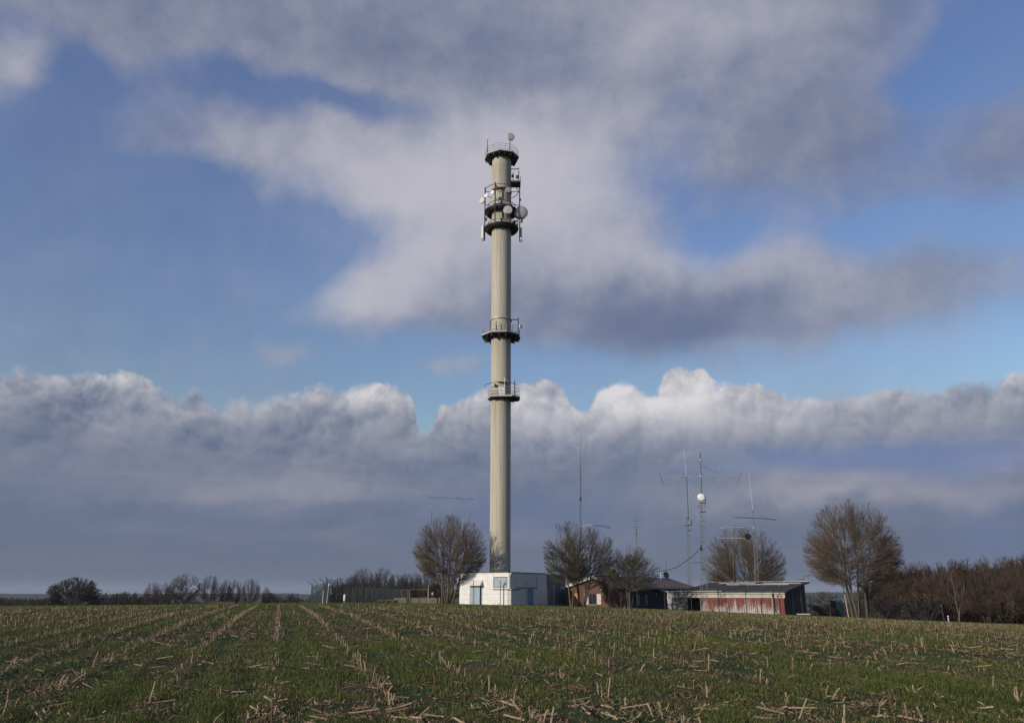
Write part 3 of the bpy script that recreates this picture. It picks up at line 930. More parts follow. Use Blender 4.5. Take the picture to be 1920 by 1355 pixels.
    sd = MB().lathe([(.02, -.10), (.22, -.05), (.42, .03), (.40, .04), (.21, -.03), (.02, -.08)], 24, p + Vector((0, 0, .62)), (.75, -.6, .25)).build('satellite_dish', ALUD, root, True)
    MB().tube([p + Vector((0, 0, -.2)), p + Vector((0, 0, .6))], .04, 6).build('dish_mast', STEEL, sd)
    MB().tube([p + Vector((0, 0, .6)), p + Vector((.38, -.3, .55))], .02, 5).build('dish_arm', STEEL, sd)
    MB().tube([p + Vector((-.05, .25, 0)), p + Vector((-.05, .25, 2.6))], [.03, .015], 5).build('thin_aerial', ALUD, root)
    MB().tube([p + Vector((-.1, -1.6, -.1)), p + Vector((-.1, -1.6, 1.0))], .07, 6).build('vent_tube', DISHW, root)


build_house()

# ------------------------------------------------------------------ shed with the corrugated red front
def red_extra(g, tc, mp, c, bs):
    x, y, z = sepxyz(g, tc)
    v = g.xyz(g.mul(x, 3.0), g.mul(y, .5), g.mul(z, .40))
    n = g.noise(v, 1.5, 7, .75)
    n2 = g.noise(g.xyz(g.mul(x, .55), 0.0, g.mul(z, .3)), 1.3, 4, .55)
    # paint has flaked from the lower half upward in streaks
    wear = g.add(g.mul(g.sub(1.35, z), .50), g.add(g.mul(g.sub(n, .5), 2.4), g.mul(g.sub(n2, .5), 1.6)))
    wear = g.mul(g.smooth(wear, .10, .55), g.smooth(x, -.35, -.85))
    fine = g.noise(g.xyz(g.mul(x, 18), 0.0, g.mul(z, 2.0)), 1.2, 4, .6)
    c = g.mix(g.smooth(fine, .3, .7), c, (0.19, 0.065, 0.052))
    return g.mix(wear, c, g.mix(g.smooth(fine, .35, .7), (0.50, 0.47, 0.43), (0.33, 0.28, 0.26)))


REDC = mat('flaking red paint on corrugated sheet', (0.24, 0.068, 0.052), (0.17, 0.05, 0.04), 3, .7, extra=red_extra)
FASC = mat('dirty white fascia', (0.52, 0.49, 0.43), (0.34, 0.32, 0.28), 2.6, .8, lo=.3, hi=.7, stretch=(.6, 1, 3))
FELT = mat('dark roofing felt', (0.040, 0.040, 0.040), (0.065, 0.063, 0.060), 1.2, .9, bump=.3)
GREYR = mat('grey ribbed sheet', (0.20, 0.185, 0.17), (0.15, 0.14, 0.13), 2, .7, stretch=(3, 1, .3))


def corrugated(x0, x1, y, z0, z1, pitch, amp):
    n = int((x1 - x0) / pitch) * 6
    xs = np.linspace(x0, x1, n + 1)
    ys = y - amp * np.abs(np.sin((xs - x0) / pitch * math.pi)) ** .6
    v = [(x, yy, z0) for x, yy in zip(xs, ys)] + [(x, yy, z1) for x, yy in zip(xs, ys)] + [(x0, y + .04, z0), (x1, y + .04, z0), (x0, y + .04, z1), (x1, y + .04, z1)]
    f = [(i, i + 1, n + 2 + i, n + 1 + i) for i in range(n)]
    m = MB()._add(v, f)
    return m


def build_shed():
    cx, cy = 27.4, 84.0
    z0 = gz(cx, cy)
    root = empty('corrugated_shed', (cx, cy, z0), -TH, 'low wide shed with flaking red corrugated front and white fascia', 'shed')
    zf0 = at(1472, 1120.5, cy).z - z0
    zf1 = at(1472, 1109.3, cy).z - z0
    D = 8.8
    zb = at(1513, 1093.0, cy + 7.4).z - z0
    W = 8.84
    dz = 0.95            # ground rises to the left, walls reach below it
    # front panels: separate corrugated sheets side by side
    for i in range(9):
        a, b = -W + W * i / 9, -W + W * (i + 1) / 9 - .012
        o = corrugated(a, b, 0, -.3, zf0 + (.012 if i % 2 else 0), b - a > 0 and (b - a) / 5, .05).build('corrugated_sheet', REDC, root)
    MB().box(-W, 0, .05, .12, -.3, zf0).build('front_wall', DARK, root)
    MB().box(-12.4, .12, -.10, -.02, zf0 + .002, zf0 + (zf1 - zf0) * .62).build('fascia', FASC, root)
    MB().box(-12.45, .15, -.20, -.02, zf0 + (zf1 - zf0) * .70, zf1 - .02).build('gutter', FASC, root)
    # round vents in the fascia at the right end
    for x in (-.25, -.62, -1.0):
        MB().lathe([(.01, .0), (.085, .0), (.085, .02), (.01, .021)], 14, (x, -.10, zf0 + .17), (0, -1, 0)).build('round_vent', DARK, root)
    # side and back walls
    MB().extr([(.06, -.6), (D, -.6), (D, zb - .1), (.06, zf1 - .1)], 'x', -.12, -.02).build('side_wall', SLATE, root)
    MB().extr([(.06, -.6), (D, -.6), (D, zb - .1), (.06, zf1 - .1)], 'x', -10.25, -10.15).build('side_wall', SLATE, root)
    MB().box(-10.1, -.15, D - .12, D - .02, -.6, zb - .1).build('back_wall', SLATE, root)
    # open bay, ribbed door and white pier on the left
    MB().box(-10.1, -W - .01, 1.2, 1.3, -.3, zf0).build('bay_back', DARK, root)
    n = 14
    for i in range(n):
        a = -11.95 + (11.95 - 10.2) * i / n
        b = -11.95 + (11.95 - 10.2) * (i + 1) / n - .02
        MB().box(a, b, -.02 - (.025 if i % 2 else 0), .03, -.2, zf0).build('door_plank', GREYR, root)
    PIER = mat('peeling white pier', (0.62, 0.63, 0.62), (0.34, 0.35, 0.36), 2.2, .85, lo=.4, hi=.62, stretch=(1, 1, .5))
    MB().box(-12.5, -11.97, -.08, .4, -.2, zf1 - .04).build('pier', PIER, root)
    # monopitch roof rising to the back
    rf = MB().extr([(-.35, zf1), (D + .5, zb + .06), (D + .5, zb + .18), (-.35, zf1 + .10)], 'x', -10.9, .38).build('roof', FELT, root)
    MB().extr([(-.36, zf1 - .03), (D + .52, zb + .03), (D + .52, zb + .20), (-.36, zf1 + .12)], 'x', .383, .42).build('verge_board', ROOFE, root)
    MB().box(-10.9, .38, D + .44, D + .56, zb + .181, zb + .24).build('roof_edge_trim', FASC, rf)
    MB().extr([(-.3, zf1 + .02), (4.0, zf1 + .10), (4.0, zf1 + .18), (-.3, zf1 + .10)], 'x', -12.6, -10.92).build('porch_roof', FASC, root)
    for a, b in ((-10.85, -6.3),):
        MB().box(a, b, -.42, -.36, zf1 + .04, zf1 + .13).build('eave_trim', FASC, root)
    # downpipes and a black cable
    MB().tube([(-1.15, -.28, zf1 - .1), (-1.15, -.12, zf0 - .1), (-1.15, -.12, -.2)], .055, 8).build('downpipe', FASC, root)
    MB().tube([(-1.0, -.15, zf1 - .15), (-.98, -.13, .9), (-.9, -.13, .35), (-.7, -.13, .05)], .04, 6).build('cable', ROOFE, root)
    MB().tube([(.12, 2.6, zf1 - .0), (.12, 2.6, -.6)], .06, 8).build('downpipe', STEEL, root)
    MB().box(.0, .06, 6.2, 6.4, 1.3, 1.45).build('wall_lamp', DISHW, root)
    # pale slab of stone on the ground beside it
    p = gpt(1505, 83.4)
    s = empty('stone_slab', p, -.1, 'pale flat slab lying on the grass right of the red shed', 'slab')
    MB().prism([(-.62, -.3), (.60, -.34), (.64, .32), (-.58, .35)], .12, .24).build('slab_top', FASC, s, bevel=.02)
    MB().box(-.45, -.3, -.2, .2, -.1, .118).build('support_block', GREYW, s); MB().box(.3, .45, -.2, .2, -.1, .118).build('support_block', GREYW, s)
    # aerial tubes stored across the roof
    def onroof(px, py):
        # intersect the pixel's ray with the roof plane in the shed's local frame
        d = Vector(ray(px, py)); o = Vector((0, 0, EYE))
        M = Matrix.Rotation(TH, 3, 'Z')
        lo = M @ (o - Vector((cx, cy, z0))); ld = M @ d
        k = (zb + .18 - zf1 - .10) / (D + .85)
        # z = zf1+.10 + k*(y+.35)
        t = (zf1 + .10 + k * (lo.y + .35) - lo.z) / (ld.z - k * ld.y)
        return lo + ld * t
    k = (zb - zf1) / (D + .8)
    for i, (a, b) in enumerate((((1365, 1099.2), (1477, 1100.4)), ((1350, 1093.6), (1415, 1094.2)), ((1430, 1094.0), (1500, 1094.8)))):
        pa, pb = onroof(*a), onroof(*b)
        y = (pa.y + pb.y) / 2
        zz = zf1 + .10 + k * (y + .35)
        h = .28 if i == 0 else .12
        x0_, x1_ = min(pa.x, pb.x), max(pa.x, pb.x)
        t = empty('aerial_tube', root.matrix_basis @ Vector((0, 0, 0)), -TH, ('longest bright tube lying across the front of the shed roof', 'bright tube on the back left of the shed roof', 'bright tube on the back right of the shed roof')[i], 'tube', 'bright tubes lying on the shed roof')
        MB().tube([(x0_, y, zz + h), (x1_, y, zz + h)], .045, 8).build('tube', ALU, t)
        m = MB()
        for q in (.12, .38, .63, .88):
            xx = x0_ + (x1_ - x0_) * q
            m.tube([(xx - .25, y - .3, zz - .02), (xx, y, zz + h)], .02, 5); m.tube([(xx + .25, y + .3, zz + .05), (xx, y, zz + h)], .02, 5)
        m.build('trestle', STEEL, t)


build_shed()

# ------------------------------------------------------------------ bare winter trees
def norm(v): return v / np.maximum(np.linalg.norm(v, axis=-1, keepdims=True), 1e-9)


def tubes_mesh(P, Rr, sides):
    """P (B,K,3) polylines with radii (B,K) -> verts, quads"""
    B, K, _ = P.shape
    T = np.empty_like(P)
    T[:, 1:-1] = P[:, 2:] - P[:, :-2] if K > 2 else T[:, 1:-1]
    T[:, 0] = P[:, 1] - P[:, 0]; T[:, -1] = P[:, -1] - P[:, -2]
    T = norm(T)
    ref = np.where(np.abs(T[..., 2:3]) < .9, np.array([0, 0, 1.0]), np.array([1.0, 0, 0]))
    a = norm(np.cross(T, ref)); b = np.cross(T, a)
    ang = np.arange(sides) * 2 * math.pi / sides
    V = P[:, :, None, :] + Rr[:, :, None, None] * (a[:, :, None, :] * np.cos(ang)[None, None, :, None] + b[:, :, None, :] * np.sin(ang)[None, None, :, None])
    idx = np.arange(B * K * sides).reshape(B, K, sides)
    q = np.stack([idx[:, :-1, :], np.roll(idx, -1, 2)[:, :-1, :], np.roll(idx, -1, 2)[:, 1:, :], idx[:, 1:, :]], -1).reshape(-1, 4)
    return V.reshape(-1, 3), q


def join_levels(levels, sides):
    vs, fs, n = [], [], 0
    for (P, Rr), s in zip(levels, sides):
        v, f = tubes_mesh(P, Rr, s)
        vs.append(v); fs.append(f + n); n += len(v)
    return np.concatenate(vs), np.concatenate(fs)


def grow(seed, H, W, stems=6, spread=0.25, tilt=32, zc=.55, zlow=.12, nch=(14, 12, 7), ang=(32, 34, 36), r0=.16, bend=(.25, .35, .35), outw=(.35, .3, .2),
         wig=(.05, .09, .12), tmin=(.22, .12, .15), rmin=.011, ratio=(.75, .6, .5), lean=(0, 0), trunk=0.0, rk=(.55, .55, .6), rad0=.2, fan=None, kl=(8, 6, 4, 3)):
    """a tree as levels of branch polylines inside a dome-shaped crown"""
    rs = np.random.RandomState(seed)
    cen = np.array([lean[0], lean[1], H * zc])
    up = np.array([0, 0, 1.0])
    semi_u, semi_l = H * (1 - zc), H * (zc - zlow)

    def reach(p, d):
        """distance from p along d to the crown's outline (uneven)"""
        q = (p - cen)
        out = None
        for semi in (semi_u, semi_l):
            s = np.array([W / 2, W / 2, semi])
            a_ = ((d / s) ** 2).sum(-1); b_ = ((q / s) * (d / s)).sum(-1); c_ = ((q / s) ** 2).sum(-1) - 1
            disc = b_ * b_ - a_ * c_
            t = np.where(disc > 0, (-b_ + np.sqrt(np.maximum(disc, 0))) / a_, 0)
            if out is None: out = t
            else:
                zend = q[..., 2] + d[..., 2] * np.maximum(t, 0)
                out = np.where((q[..., 2] + d[..., 2] * np.maximum(out, 0)) >= 0, out, t)
        return np.maximum(out, 0)

    def poly(p, d, Ln, K, bnd, wg, outv):
        B = len(p)
        P = np.empty((B, K, 3)); P[:, 0] = p
        d = norm(d)
        for k in range(1, K):
            P[:, k] = P[:, k - 1] + d * (Ln / (K - 1))[:, None]
            d = norm(d + up * bnd / (K - 1) + rs.normal(0, wg, (B, 3)) + outv * .0)
        return P

    levels = []
    # stems
    az = np.arange(stems) * 2 * math.pi / stems + rs.uniform(0, 6.28) + rs.normal(0, .3, stems)
    tl = np.radians(tilt) * np.sqrt((np.arange(stems) + .3) / stems) * rs.uniform(.8, 1.1, stems)
    rs.shuffle(tl)
    base = np.stack([np.cos(az) * spread * rs.uniform(.3, 1, stems), np.sin(az) * spread * rs.uniform(.3, 1, stems), np.zeros(stems) - .15], -1)
    if trunk > 0:
        base = np.stack([np.cos(az) * spread * .3, np.sin(az) * spread * .3, np.full(stems, trunk) * rs.uniform(.85, 1.25, stems)], -1)
    d = np.stack([np.cos(az) * np.sin(tl), np.sin(az) * np.sin(tl), np.cos(tl)], -1) + np.array([lean[0], lean[1], 0]) / H
    Ln = reach(base, norm(d)) * rs.uniform(.88, 1.0, stems) * (.84 if fan is not None else 1)
    P0 = poly(base, d, Ln, kl[0], bend[0] * .5, wig[0], 0)
    rr = r0 * rs.uniform(.75, 1.15, stems)
    R0 = rr[:, None] * (1 - np.linspace(0, 1, kl[0])[None] ** .8 * .88)
    if trunk > 0:
        Pt = np.array([[[0, 0, -.2], [0.02, 0, trunk * .5], [0, 0.02, trunk * 1.0], [0, 0, trunk * 1.3]]], float)
        Pt[:, :, :2] += rs.normal(0, .04, (1, 4, 2))
        rt = r0 * math.sqrt(stems) * .72
        levels.append((Pt, np.array([[rt * 1.35, rt, rt * .95, rt * .6]])))
    levels.append((P0, np.maximum(R0, rmin)))
    Pp, Rp, Lp = P0, R0, Ln
    for lv in range(3):
        B, K, _ = Pp.shape
        n = nch[lv]
        if lv == 0 and fan is not None:
            # limbs radiate evenly from the stems into the whole dome
            N, e0, e1, zo, zs0, zs1 = fan
            u = (np.arange(N) + .5) / N
            sin_e = math.sin(math.radians(e0)) + (math.sin(math.radians(e1)) - math.sin(math.radians(e0))) * u
            e_ = np.arcsin(np.clip(sin_e + rs.normal(0, .05, N), -.4, .999)); az_ = np.arange(N) * 2.39996 + rs.normal(0, .35, N)
            dv = np.stack([np.cos(az_) * np.cos(e_), np.sin(az_) * np.cos(e_), np.sin(e_)], -1)
            org = np.array([lean[0] * .5, lean[1] * .5, H * zo])
            tipd = reach(np.repeat(org[None], N, 0), dv) * (1.02 - .34 * rs.uniform(0, 1, N) ** 2.6)
            E = org + dv * tipd[:, None]
            zst = H * (zs0 + (zs1 - zs0) * np.clip(u + rs.normal(0, .12, N), 0, 1))
            # start on the stem whose point at that height lies nearest towards the tip
            zz = Pp[:, :, 2]
            Sx = np.stack([[np.interp(zv, zz[i], Pp[i, :, 0]) for i in range(B)] for zv in zst])
            Sy = np.stack([[np.interp(zv, zz[i], Pp[i, :, 1]) for i in range(B)] for zv in zst])
            d2 = (Sx - E[:, None, 0]) ** 2 + (Sy - E[:, None, 1]) ** 2 + rs.uniform(0, 1.2, Sx.shape) * W * .15
            bi_ = d2.argmin(1); ii = np.arange(N)
            ztop = zz.max(1)[bi_]
            S = np.stack([Sx[ii, bi_], Sy[ii, bi_], np.minimum(zst, ztop * .95)], -1)
            Ld = np.linalg.norm(E - S, axis=1)
            mid = (S + E) / 2 + rs.normal(0, .03, (N, 3)) * Ld[:, None] - up * (Ld * .05 * np.cos(e_))[:, None]
            K2 = kl[1]
            tt_ = np.linspace(0, 1, K2)[None, :, None]
            Pc = S[:, None] * (1 - tt_) ** 2 + 2 * mid[:, None] * tt_ * (1 - tt_) + E[:, None] * tt_ ** 2
            Pc[:, 1:-1] += rs.normal(0, wig[1] * .25, (N, K2 - 2, 3)) * (Ld / K2)[:, None, None]
            r1 = r0 * .42 * np.clip(Ld / (H * .5), .35, 1.15) * rs.uniform(.75, 1.2, N)
            Rc = np.maximum(r1[:, None] * (1 - np.linspace(0, 1, K2)[None] ** .85 * .88), rmin)
            levels.append((Pc, Rc)); Pp, Rp, Lp = Pc, Rc, Ld
            continue
        t = tmin[lv] + (np.arange(n)[None] + rs.uniform(0, 1, (B, n))) / n * (.98 - tmin[lv])
        fi = t * (K - 1); i0 = np.minimum(fi.astype(int), K - 2); fr = (fi - i0)[..., None]
        bi = np.arange(B)[:, None]
        A, Bq = Pp[bi, i0], Pp[bi, i0 + 1]
        pos = A * (1 - fr) + Bq * fr
        tan = norm(Bq - A)
        rad = (Rp[bi, i0] * (1 - fr[..., 0]) + Rp[bi, i0 + 1] * fr[..., 0])
        ref = np.where(np.abs(tan[..., 2:3]) < .9, up, np.array([1.0, 0, 0]))
        a_ = norm(np.cross(tan, ref)); b_ = np.cross(tan, a_)
        phi = np.arange(n)[None] * 2.4 + rs.uniform(0, 6.28, (B, 1)) + rs.normal(0, .4, (B, n))
        th = np.radians(ang[lv]) * rs.uniform(.65, 1.25, (B, n))
        dd = tan * np.cos(th)[..., None] + (a_ * np.cos(phi)[..., None] + b_ * np.sin(phi)[..., None]) * np.sin(th)[..., None]
        ov = norm(pos - np.array([lean[0] * .3, lean[1] * .3, H * rad0]))
        dd = norm(dd + ov * outw[lv])
        pos = pos.reshape(-1, 3); dd = dd.reshape(-1, 3); tt = t.reshape(-1)
        rem = reach(pos, dd)
        cap = np.repeat(Lp, n) * ratio[lv] * (1.15 - .55 * tt)
        Lc = np.minimum(rem * (1.04 - .5 * rs.uniform(0, 1, len(pos)) ** 2.2) + .12, cap * rs.uniform(.7, 1.15, len(pos)))
        keep = Lc > (.25, .16, .10)[lv]
        pos, dd, Lc, rad = pos[keep], dd[keep], Lc[keep], rad.reshape(-1)[keep]
        K2 = kl[lv + 1]
        Pc = poly(pos, dd, Lc, K2, bend[lv], wig[lv + 1] if lv + 1 < 3 else wig[2], 0)
        r1 = np.clip(rad * rk[lv], rmin, None) * np.clip(Lc / (cap[keep] + .01), .6, 1.1)
        Rc = np.maximum(r1[:, None] * (1 - np.linspace(0, 1, K2)[None] * .85), rmin * (1.0 if lv < 2 else .8))
        levels.append((Pc, Rc))
        Pp, Rp, Lp = Pc, Rc, Lc
    return levels


def bark(name, c1, c2, c3):
    def ex(g, tc, mp, c, bs):
        x, y, z = sepxyz(g, tc)
        n = g.noise(g.xyz(g.mul(x, 6), g.mul(y, 6), g.mul(z, 1.5)), 2.0, 5, .6)
        return g.mix(g.mul(g.smooth(n, .5, .7), .6), c, c3)
    return mat(name, c1, c2, 2.0, .9, bump=.3, extra=ex)


BARK = bark('grey brown bark', (0.115, 0.095, 0.065), (0.075, 0.062, 0.045), (0.13, 0.13, 0.075))
TWIG = mat('reddish brown twigs', (0.155, 0.115, 0.078), (0.115, 0.088, 0.062), 1.2, .85)
TWIGG = mat('grey olive twigs', (0.120, 0.105, 0.072), (0.090, 0.080, 0.058), 1.2, .85)
TWIGD = mat('dark brown twigs', (0.080, 0.064, 0.050), (0.060, 0.050, 0.042), .6, .9)
TWIGR = mat('russet twigs', (0.094, 0.062, 0.043), (0.056, 0.041, 0.030), .25, .9)


def tree_meshes(name, levels, nst=1, sides=(7, 5, 4, 3, 3), trunk=False):
    k = 2 if trunk else 1
    s = [8] + list(sides) if trunk else list(sides)
    v, f = join_levels(levels[:k], s[:k])
    m1 = np_mesh(name + ' trunk', v, f, True)
    v, f = join_levels(levels[k:], s[k:])
    m2 = np_mesh(name + ' crown', v, f, True)
    return m1, m2


def plant_tree(name, loc, meshes, mats, label, cat='tree', group=None, rz=0, s=1.0):
    root = empty(name, loc, rz, label, cat, group)
    if s != 1.0: root.scale = (s, s, s) if not isinstance(s, tuple) else s
    link_mesh('trunk', meshes[0], root, mats[0])
    link_mesh('crown', meshes[1], root, mats[1])
    return root


def px_size(px, Y): return px * Y / 1569.0


def near_trees():
    # multi-stemmed dome left of the white building
    Y = 90.9
    p = gpt(836, Y); top = at(845, 966, Y).z - p.z
    lv = grow(11, top, px_size(142, Y), 8, .75, 17, .585, .22, (0, 9, 5), ang=(42, 34, 34), r0=.13, fan=(230, -12, 86, .36, .22, .62), lean=(.3, .4), rmin=.010, outw=(1.1, .45, .3), bend=(.12, .06, .08), ratio=(1.2, .55, .5), tmin=(.2, .2, .2))
    t = plant_tree('bare_tree', p, tree_meshes('dome tree', lv), (BARK, TWIG), 'dense dome-shaped bare tree with many stems, left of the white building', group='bare trees around the tower site')
    # pair before the house
    Y = 86.5
    p = gpt(1073, Y); top = at(1062, 976, Y).z - p.z
    lv = grow(23, top, px_size(96, Y), 3, .12, 15, .60, .24, (0, 9, 5), ang=(42, 30, 32), r0=.12, lean=(-.35, 0), fan=(110, -2, 84, .36, .24, .62), rmin=.010, outw=(1.0, .4, .3), bend=(.12, .08, .10), ratio=(1.2, .55, .5), rad0=.25)
    plant_tree('bare_tree', p, tree_meshes('gable tree', lv), (BARK, TWIGG), 'olive-grey bare tree with one slim trunk right of the grey annexe', group='bare trees around the tower site')
    Y = 87.5
    p = gpt(1092, Y); top = at(1100, 983, Y).z - p.z
    lv = grow(37, top, px_size(112, Y), 6, .45, 17, .58, .22, (0, 9, 5), ang=(42, 30, 32), r0=.10, lean=(.65, 0), fan=(115, 0, 84, .34, .20, .60), rmin=.010, outw=(1.0, .4, .3), bend=(.12, .08, .10), ratio=(1.2, .55, .5), rad0=.22)
    plant_tree('bare_tree', p, tree_meshes('forked tree', lv), (BARK, TWIGG), 'olive-grey bare tree with several thin stems in front of the brick gable', group='bare trees around the tower site')
    # small tree with the clump of green
    Y = 86.0
    p = gpt(1181, Y); top = at(1190, 1022, Y).z - p.z
    lv = grow(41, top, px_size(108, Y), 4, .10, 18, .53, .20, (0, 8, 4), r0=.095, lean=(.35, 0), fan=(100, -6, 84, .40, .28, .62), ang=(42, 32, 34), outw=(1.0, .4, .3), bend=(.12, .08, .10), ratio=(1.2, .55, .5), rmin=.010, rad0=.28)
    t = plant_tree('bare_tree', p, tree_meshes('small tree', lv), (BARK, TWIGG), 'smallest bare tree, with a dark green clump, at the house corner', group='bare trees around the tower site')
    # leafy clump (ivy or mistletoe) in the crown
    rs = np.random.RandomState(5)
    n = 900
    c = at(1186, 1053, Y) - p
    q = rs.normal(0, 1, (n, 3)) * np.array([.36, .36, .40]) + np.array(c)
    q[: n // 3] = rs.normal(0, 1, (n // 3, 3)) * np.array([.16, .16, .5]) + np.array(c) - np.array([-.1, 0, .5])
    q = np.concatenate([q, rs.normal(0, 1, (200, 3)) * .22 + np.array(c) + np.array([-.55, 0, .25])])
    n = len(q)
    u = norm(rs.normal(0, 1, (n, 3))); w = norm(np.cross(u, rs.normal(0, 1, (n, 3))))
    V = np.stack([q - u * .07, q + w * .035, q + u * .07, q - w * .035], 1).reshape(-1, 3)
    me = np_mesh('green clump', V, np.arange(4 * n).reshape(-1, 4))
    o = link_mesh('leaf_clump', me, t, mat('dark evergreen leaves', (0.030, 0.045, 0.014), (0.050, 0.065, 0.020), 3, .6)); tag(o, 'dark evergreen clump in the crown', kind='stuff')
    # behind the shed
    Y = 99.0
    p = gpt(1398, Y); top = at(1395, 986, Y).z - p.z
    lv = grow(53, top, px_size(156, Y), 9, .9, 17, .52, .04, (0, 9, 5), ang=(40, 34, 34), r0=.12, lean=(.2, 0), fan=(250, -6, 86, .24, .10, .55), rmin=.010, outw=(1.0, .4, .3), bend=(.12, .06, .08), ratio=(1.2, .55, .5), rad0=.08)
    plant_tree('bare_tree', p, tree_meshes('shed tree', lv), (BARK, TWIG), 'wide reddish-brown bare tree behind the red shed', group='bare trees around the tower site')
    # big one at the right
    Y = 81.5
    p = gpt(1610, Y); top = at(1610, 936, Y).z - p.z
    lv = grow(61, top, px_size(178, Y), 7, 1.15, 16, .52, .22, (0, 10, 6), r0=.15, wig=(.06, .11, .14), lean=(.0, 0), fan=(240, -12, 86, .38, .24, .66), rmin=.010, ang=(42, 35, 36), outw=(1.1, .4, .3), bend=(.12, .06, .08), ratio=(1.2, .55, .5), rad0=.26)
    plant_tree('bare_tree', p, tree_meshes('big tree', lv), (BARK, TWIG), 'largest bare tree with thick stems, right of the red shed', group='bare trees around the tower site')


near_trees()

# ---- templates for far trees
def far_trees():
    oaks = []
    for i, (sd, H, W) in enumerate(((71, 12, 12), (72, 12, 10), (73, 12, 9))):
        lv = grow(sd, H, W, 5, .35, 40, .58, .22, (0, 8, 4), ang=(48, 46, 46), trunk=2.6, r0=.20, wig=(.16, .5, .3), bend=(.1, .12, .12), outw=(.4, .3, .2), rmin=.026, kl=(6, 6, 4, 3), ratio=(.65, .55, .5), fan=(74, -16, 86, .44, .26, .60))
        oaks.append(tree_meshes('oak', lv, sides=(5, 4, 3, 3, 3), trunk=True))
    woods = []
    for i, (sd, H, W) in enumerate(((81, 12, 8.5), (82, 12, 9.5), (83, 12, 8.0), (84, 12, 10.5))):
        lv = grow(sd, H, W, 4, .3, 18, .64, .08, (0, 9, 5), ang=(36, 36, 38), r0=.13, wig=(.08, .3, .2), rmin=.022, kl=(6, 5, 4, 3), ratio=(.7, .5, .5), outw=(.4, .3, .2), fan=(105, -10, 86, .3, .2, .7))
        woods.append(tree_meshes('wood tree', lv, sides=(5, 4, 3, 3, 3)))

    # line of oaks far off on the left: (centre px, top y, width px)
    oak_spots = [(284, 1090, 36, 310), (309, 1089, 28, 306), (341, 1074, 62, 300), (391, 1076, 42, 300), (420, 1084, 26, 305), (437, 1085, 30, 303), (468, 1083, 38, 300), (497, 1098, 20, 310)]
    where = ['at the left end of the oak row', 'with a twin left of the widest oak', 'broadest of the row', 'just right of the broadest oak', 'over the red roof', 'thin, in the middle of the right half of the row', 'standing free near the right end of the row', 'lowest, at the right end of the row']
    for i, ((px, ty, w, Y), wh) in enumerate(zip(oak_spots, where)):
        p = gpt(px, Y); h = at(px, ty, Y).z - p.z
        sx = px_size(w, Y) / (12, 10, 9)[i % 3]
        plant_tree('oak_tree', p, oaks[i % 3], (TWIGD, TWIGD), 'distant bare oak, ' + wh, group='row of oaks on the far left', rz=i * 1.3, s=(sx, sx, h / 12))
    # round bushy tree at the left
    lv = grow(91, 10, 17, 9, 2.2, 30, .40, -.05, (0, 9, 5), r0=.14, rmin=.055, ang=(38, 40, 40), kl=(6, 6, 4, 3), outw=(.4, .3, .2), fan=(110, -6, 86, .12, .08, .6))
    Y = 270
    p = gpt(136, Y); h = at(136, 1082, Y).z - p.z
    plant_tree('round_tree', p, tree_meshes('round tree', lv, sides=(5, 4, 3, 3, 3)), (TWIGD, TWIGD), 'broad round dark bare tree standing alone at the far left', s=(px_size(104, Y) / 17, px_size(104, Y) / 17, h / 10))
    # trees behind the fence, left of the big dome tree
    rs = random.Random(4)
    pts = [(617, 1083, 34), (640, 1080, 44), (664, 1073, 44), (676, 1062, 34), (700, 1072, 40), (716, 1061, 44), (742, 1074, 36), (758, 1072, 34), (775, 1071, 40), (796, 1073, 40), (818, 1080, 40), (655, 1086, 50), (690, 1084, 50), (730, 1086, 50), (768, 1088, 50)]
    for i, (px, ty, w) in enumerate(pts):
        Y = 172 + rs.uniform(-12, 14) if i < 11 else 160
        lab = ('dark bare tree of the copse behind the wire fence, ' + ('farthest left', 'second from the left', 'left of the narrow tall crown', 'narrow tall crown in the middle', 'low one between tall crowns', 'broad tall crown in the middle', 'right of the broad tall crown', 'fourth from the right', 'third from the right', 'second from the right', 'farthest right by the dome tree')[i]) if i < 11 else 'low bare tree at the foot of the copse behind the wire fence'
        p = gpt(px, Y); h = at(px, ty, Y).z - p.z
        m = oaks[i % 3] if i < 11 else woods[i % 4]
        sx = px_size(w, Y) / 8.0 if m in woods else px_size(w + 8, Y) / 11
        plant_tree('copse_tree', p, m, (TWIGD, TWIGD), lab, group='copse behind the wire fence', rz=rs.uniform(0, 6), s=(sx, sx, h / 12))
    # thin trees far left at the hill edge (low dark wood): one mass
    def mass(name, label, spots, sc_mat, seed, tm):
        rr = random.Random(seed)
        vs, fs, n = [], [], 0
        for (px, ty, w, Y) in spots:
            p = gpt(px, Y); h = at(px, ty, Y).z - p.z
            mesh = tm[rr.randrange(len(tm))]
            for me in mesh:
                co = np.empty(len(me.vertices) * 3, np.float32); me.vertices.foreach_get('co', co); co = co.reshape(-1, 3)
                li = np.empty(len(me.loops), np.int32); me.loops.foreach_get('vertex_index', li)
                a = rr.uniform(0, 6.28); c, s = math.cos(a), math.sin(a)
                sx = px_size(w, Y) / 8.0
                q = np.stack([(co[:, 0] * c - co[:, 1] * s) * sx, (co[:, 0] * s + co[:, 1] * c) * sx, co[:, 2] * h / 12], -1) + np.array(p)
                vs.append(q); fs.append(li.reshape(-1, 4) + n); n += len(q)
        o = link_mesh(name, np_mesh(name, np.concatenate(vs), np.concatenate(fs)), None, sc_mat)
        tag(o, label, None, None, 'stuff')
        return o
    small = []
    for sd in (101, 102, 103):
        lv = grow(sd, 12, 9, 6, 1.2, 40, .5, .0, (5, 4, 3), r0=.16, rmin=.10, kl=(3, 2, 2, 2))
        small.append(tree_meshes('hedge tree', lv, sides=(3, 3, 3, 3, 3)))
    sp = []
    rr = random.Random(8)
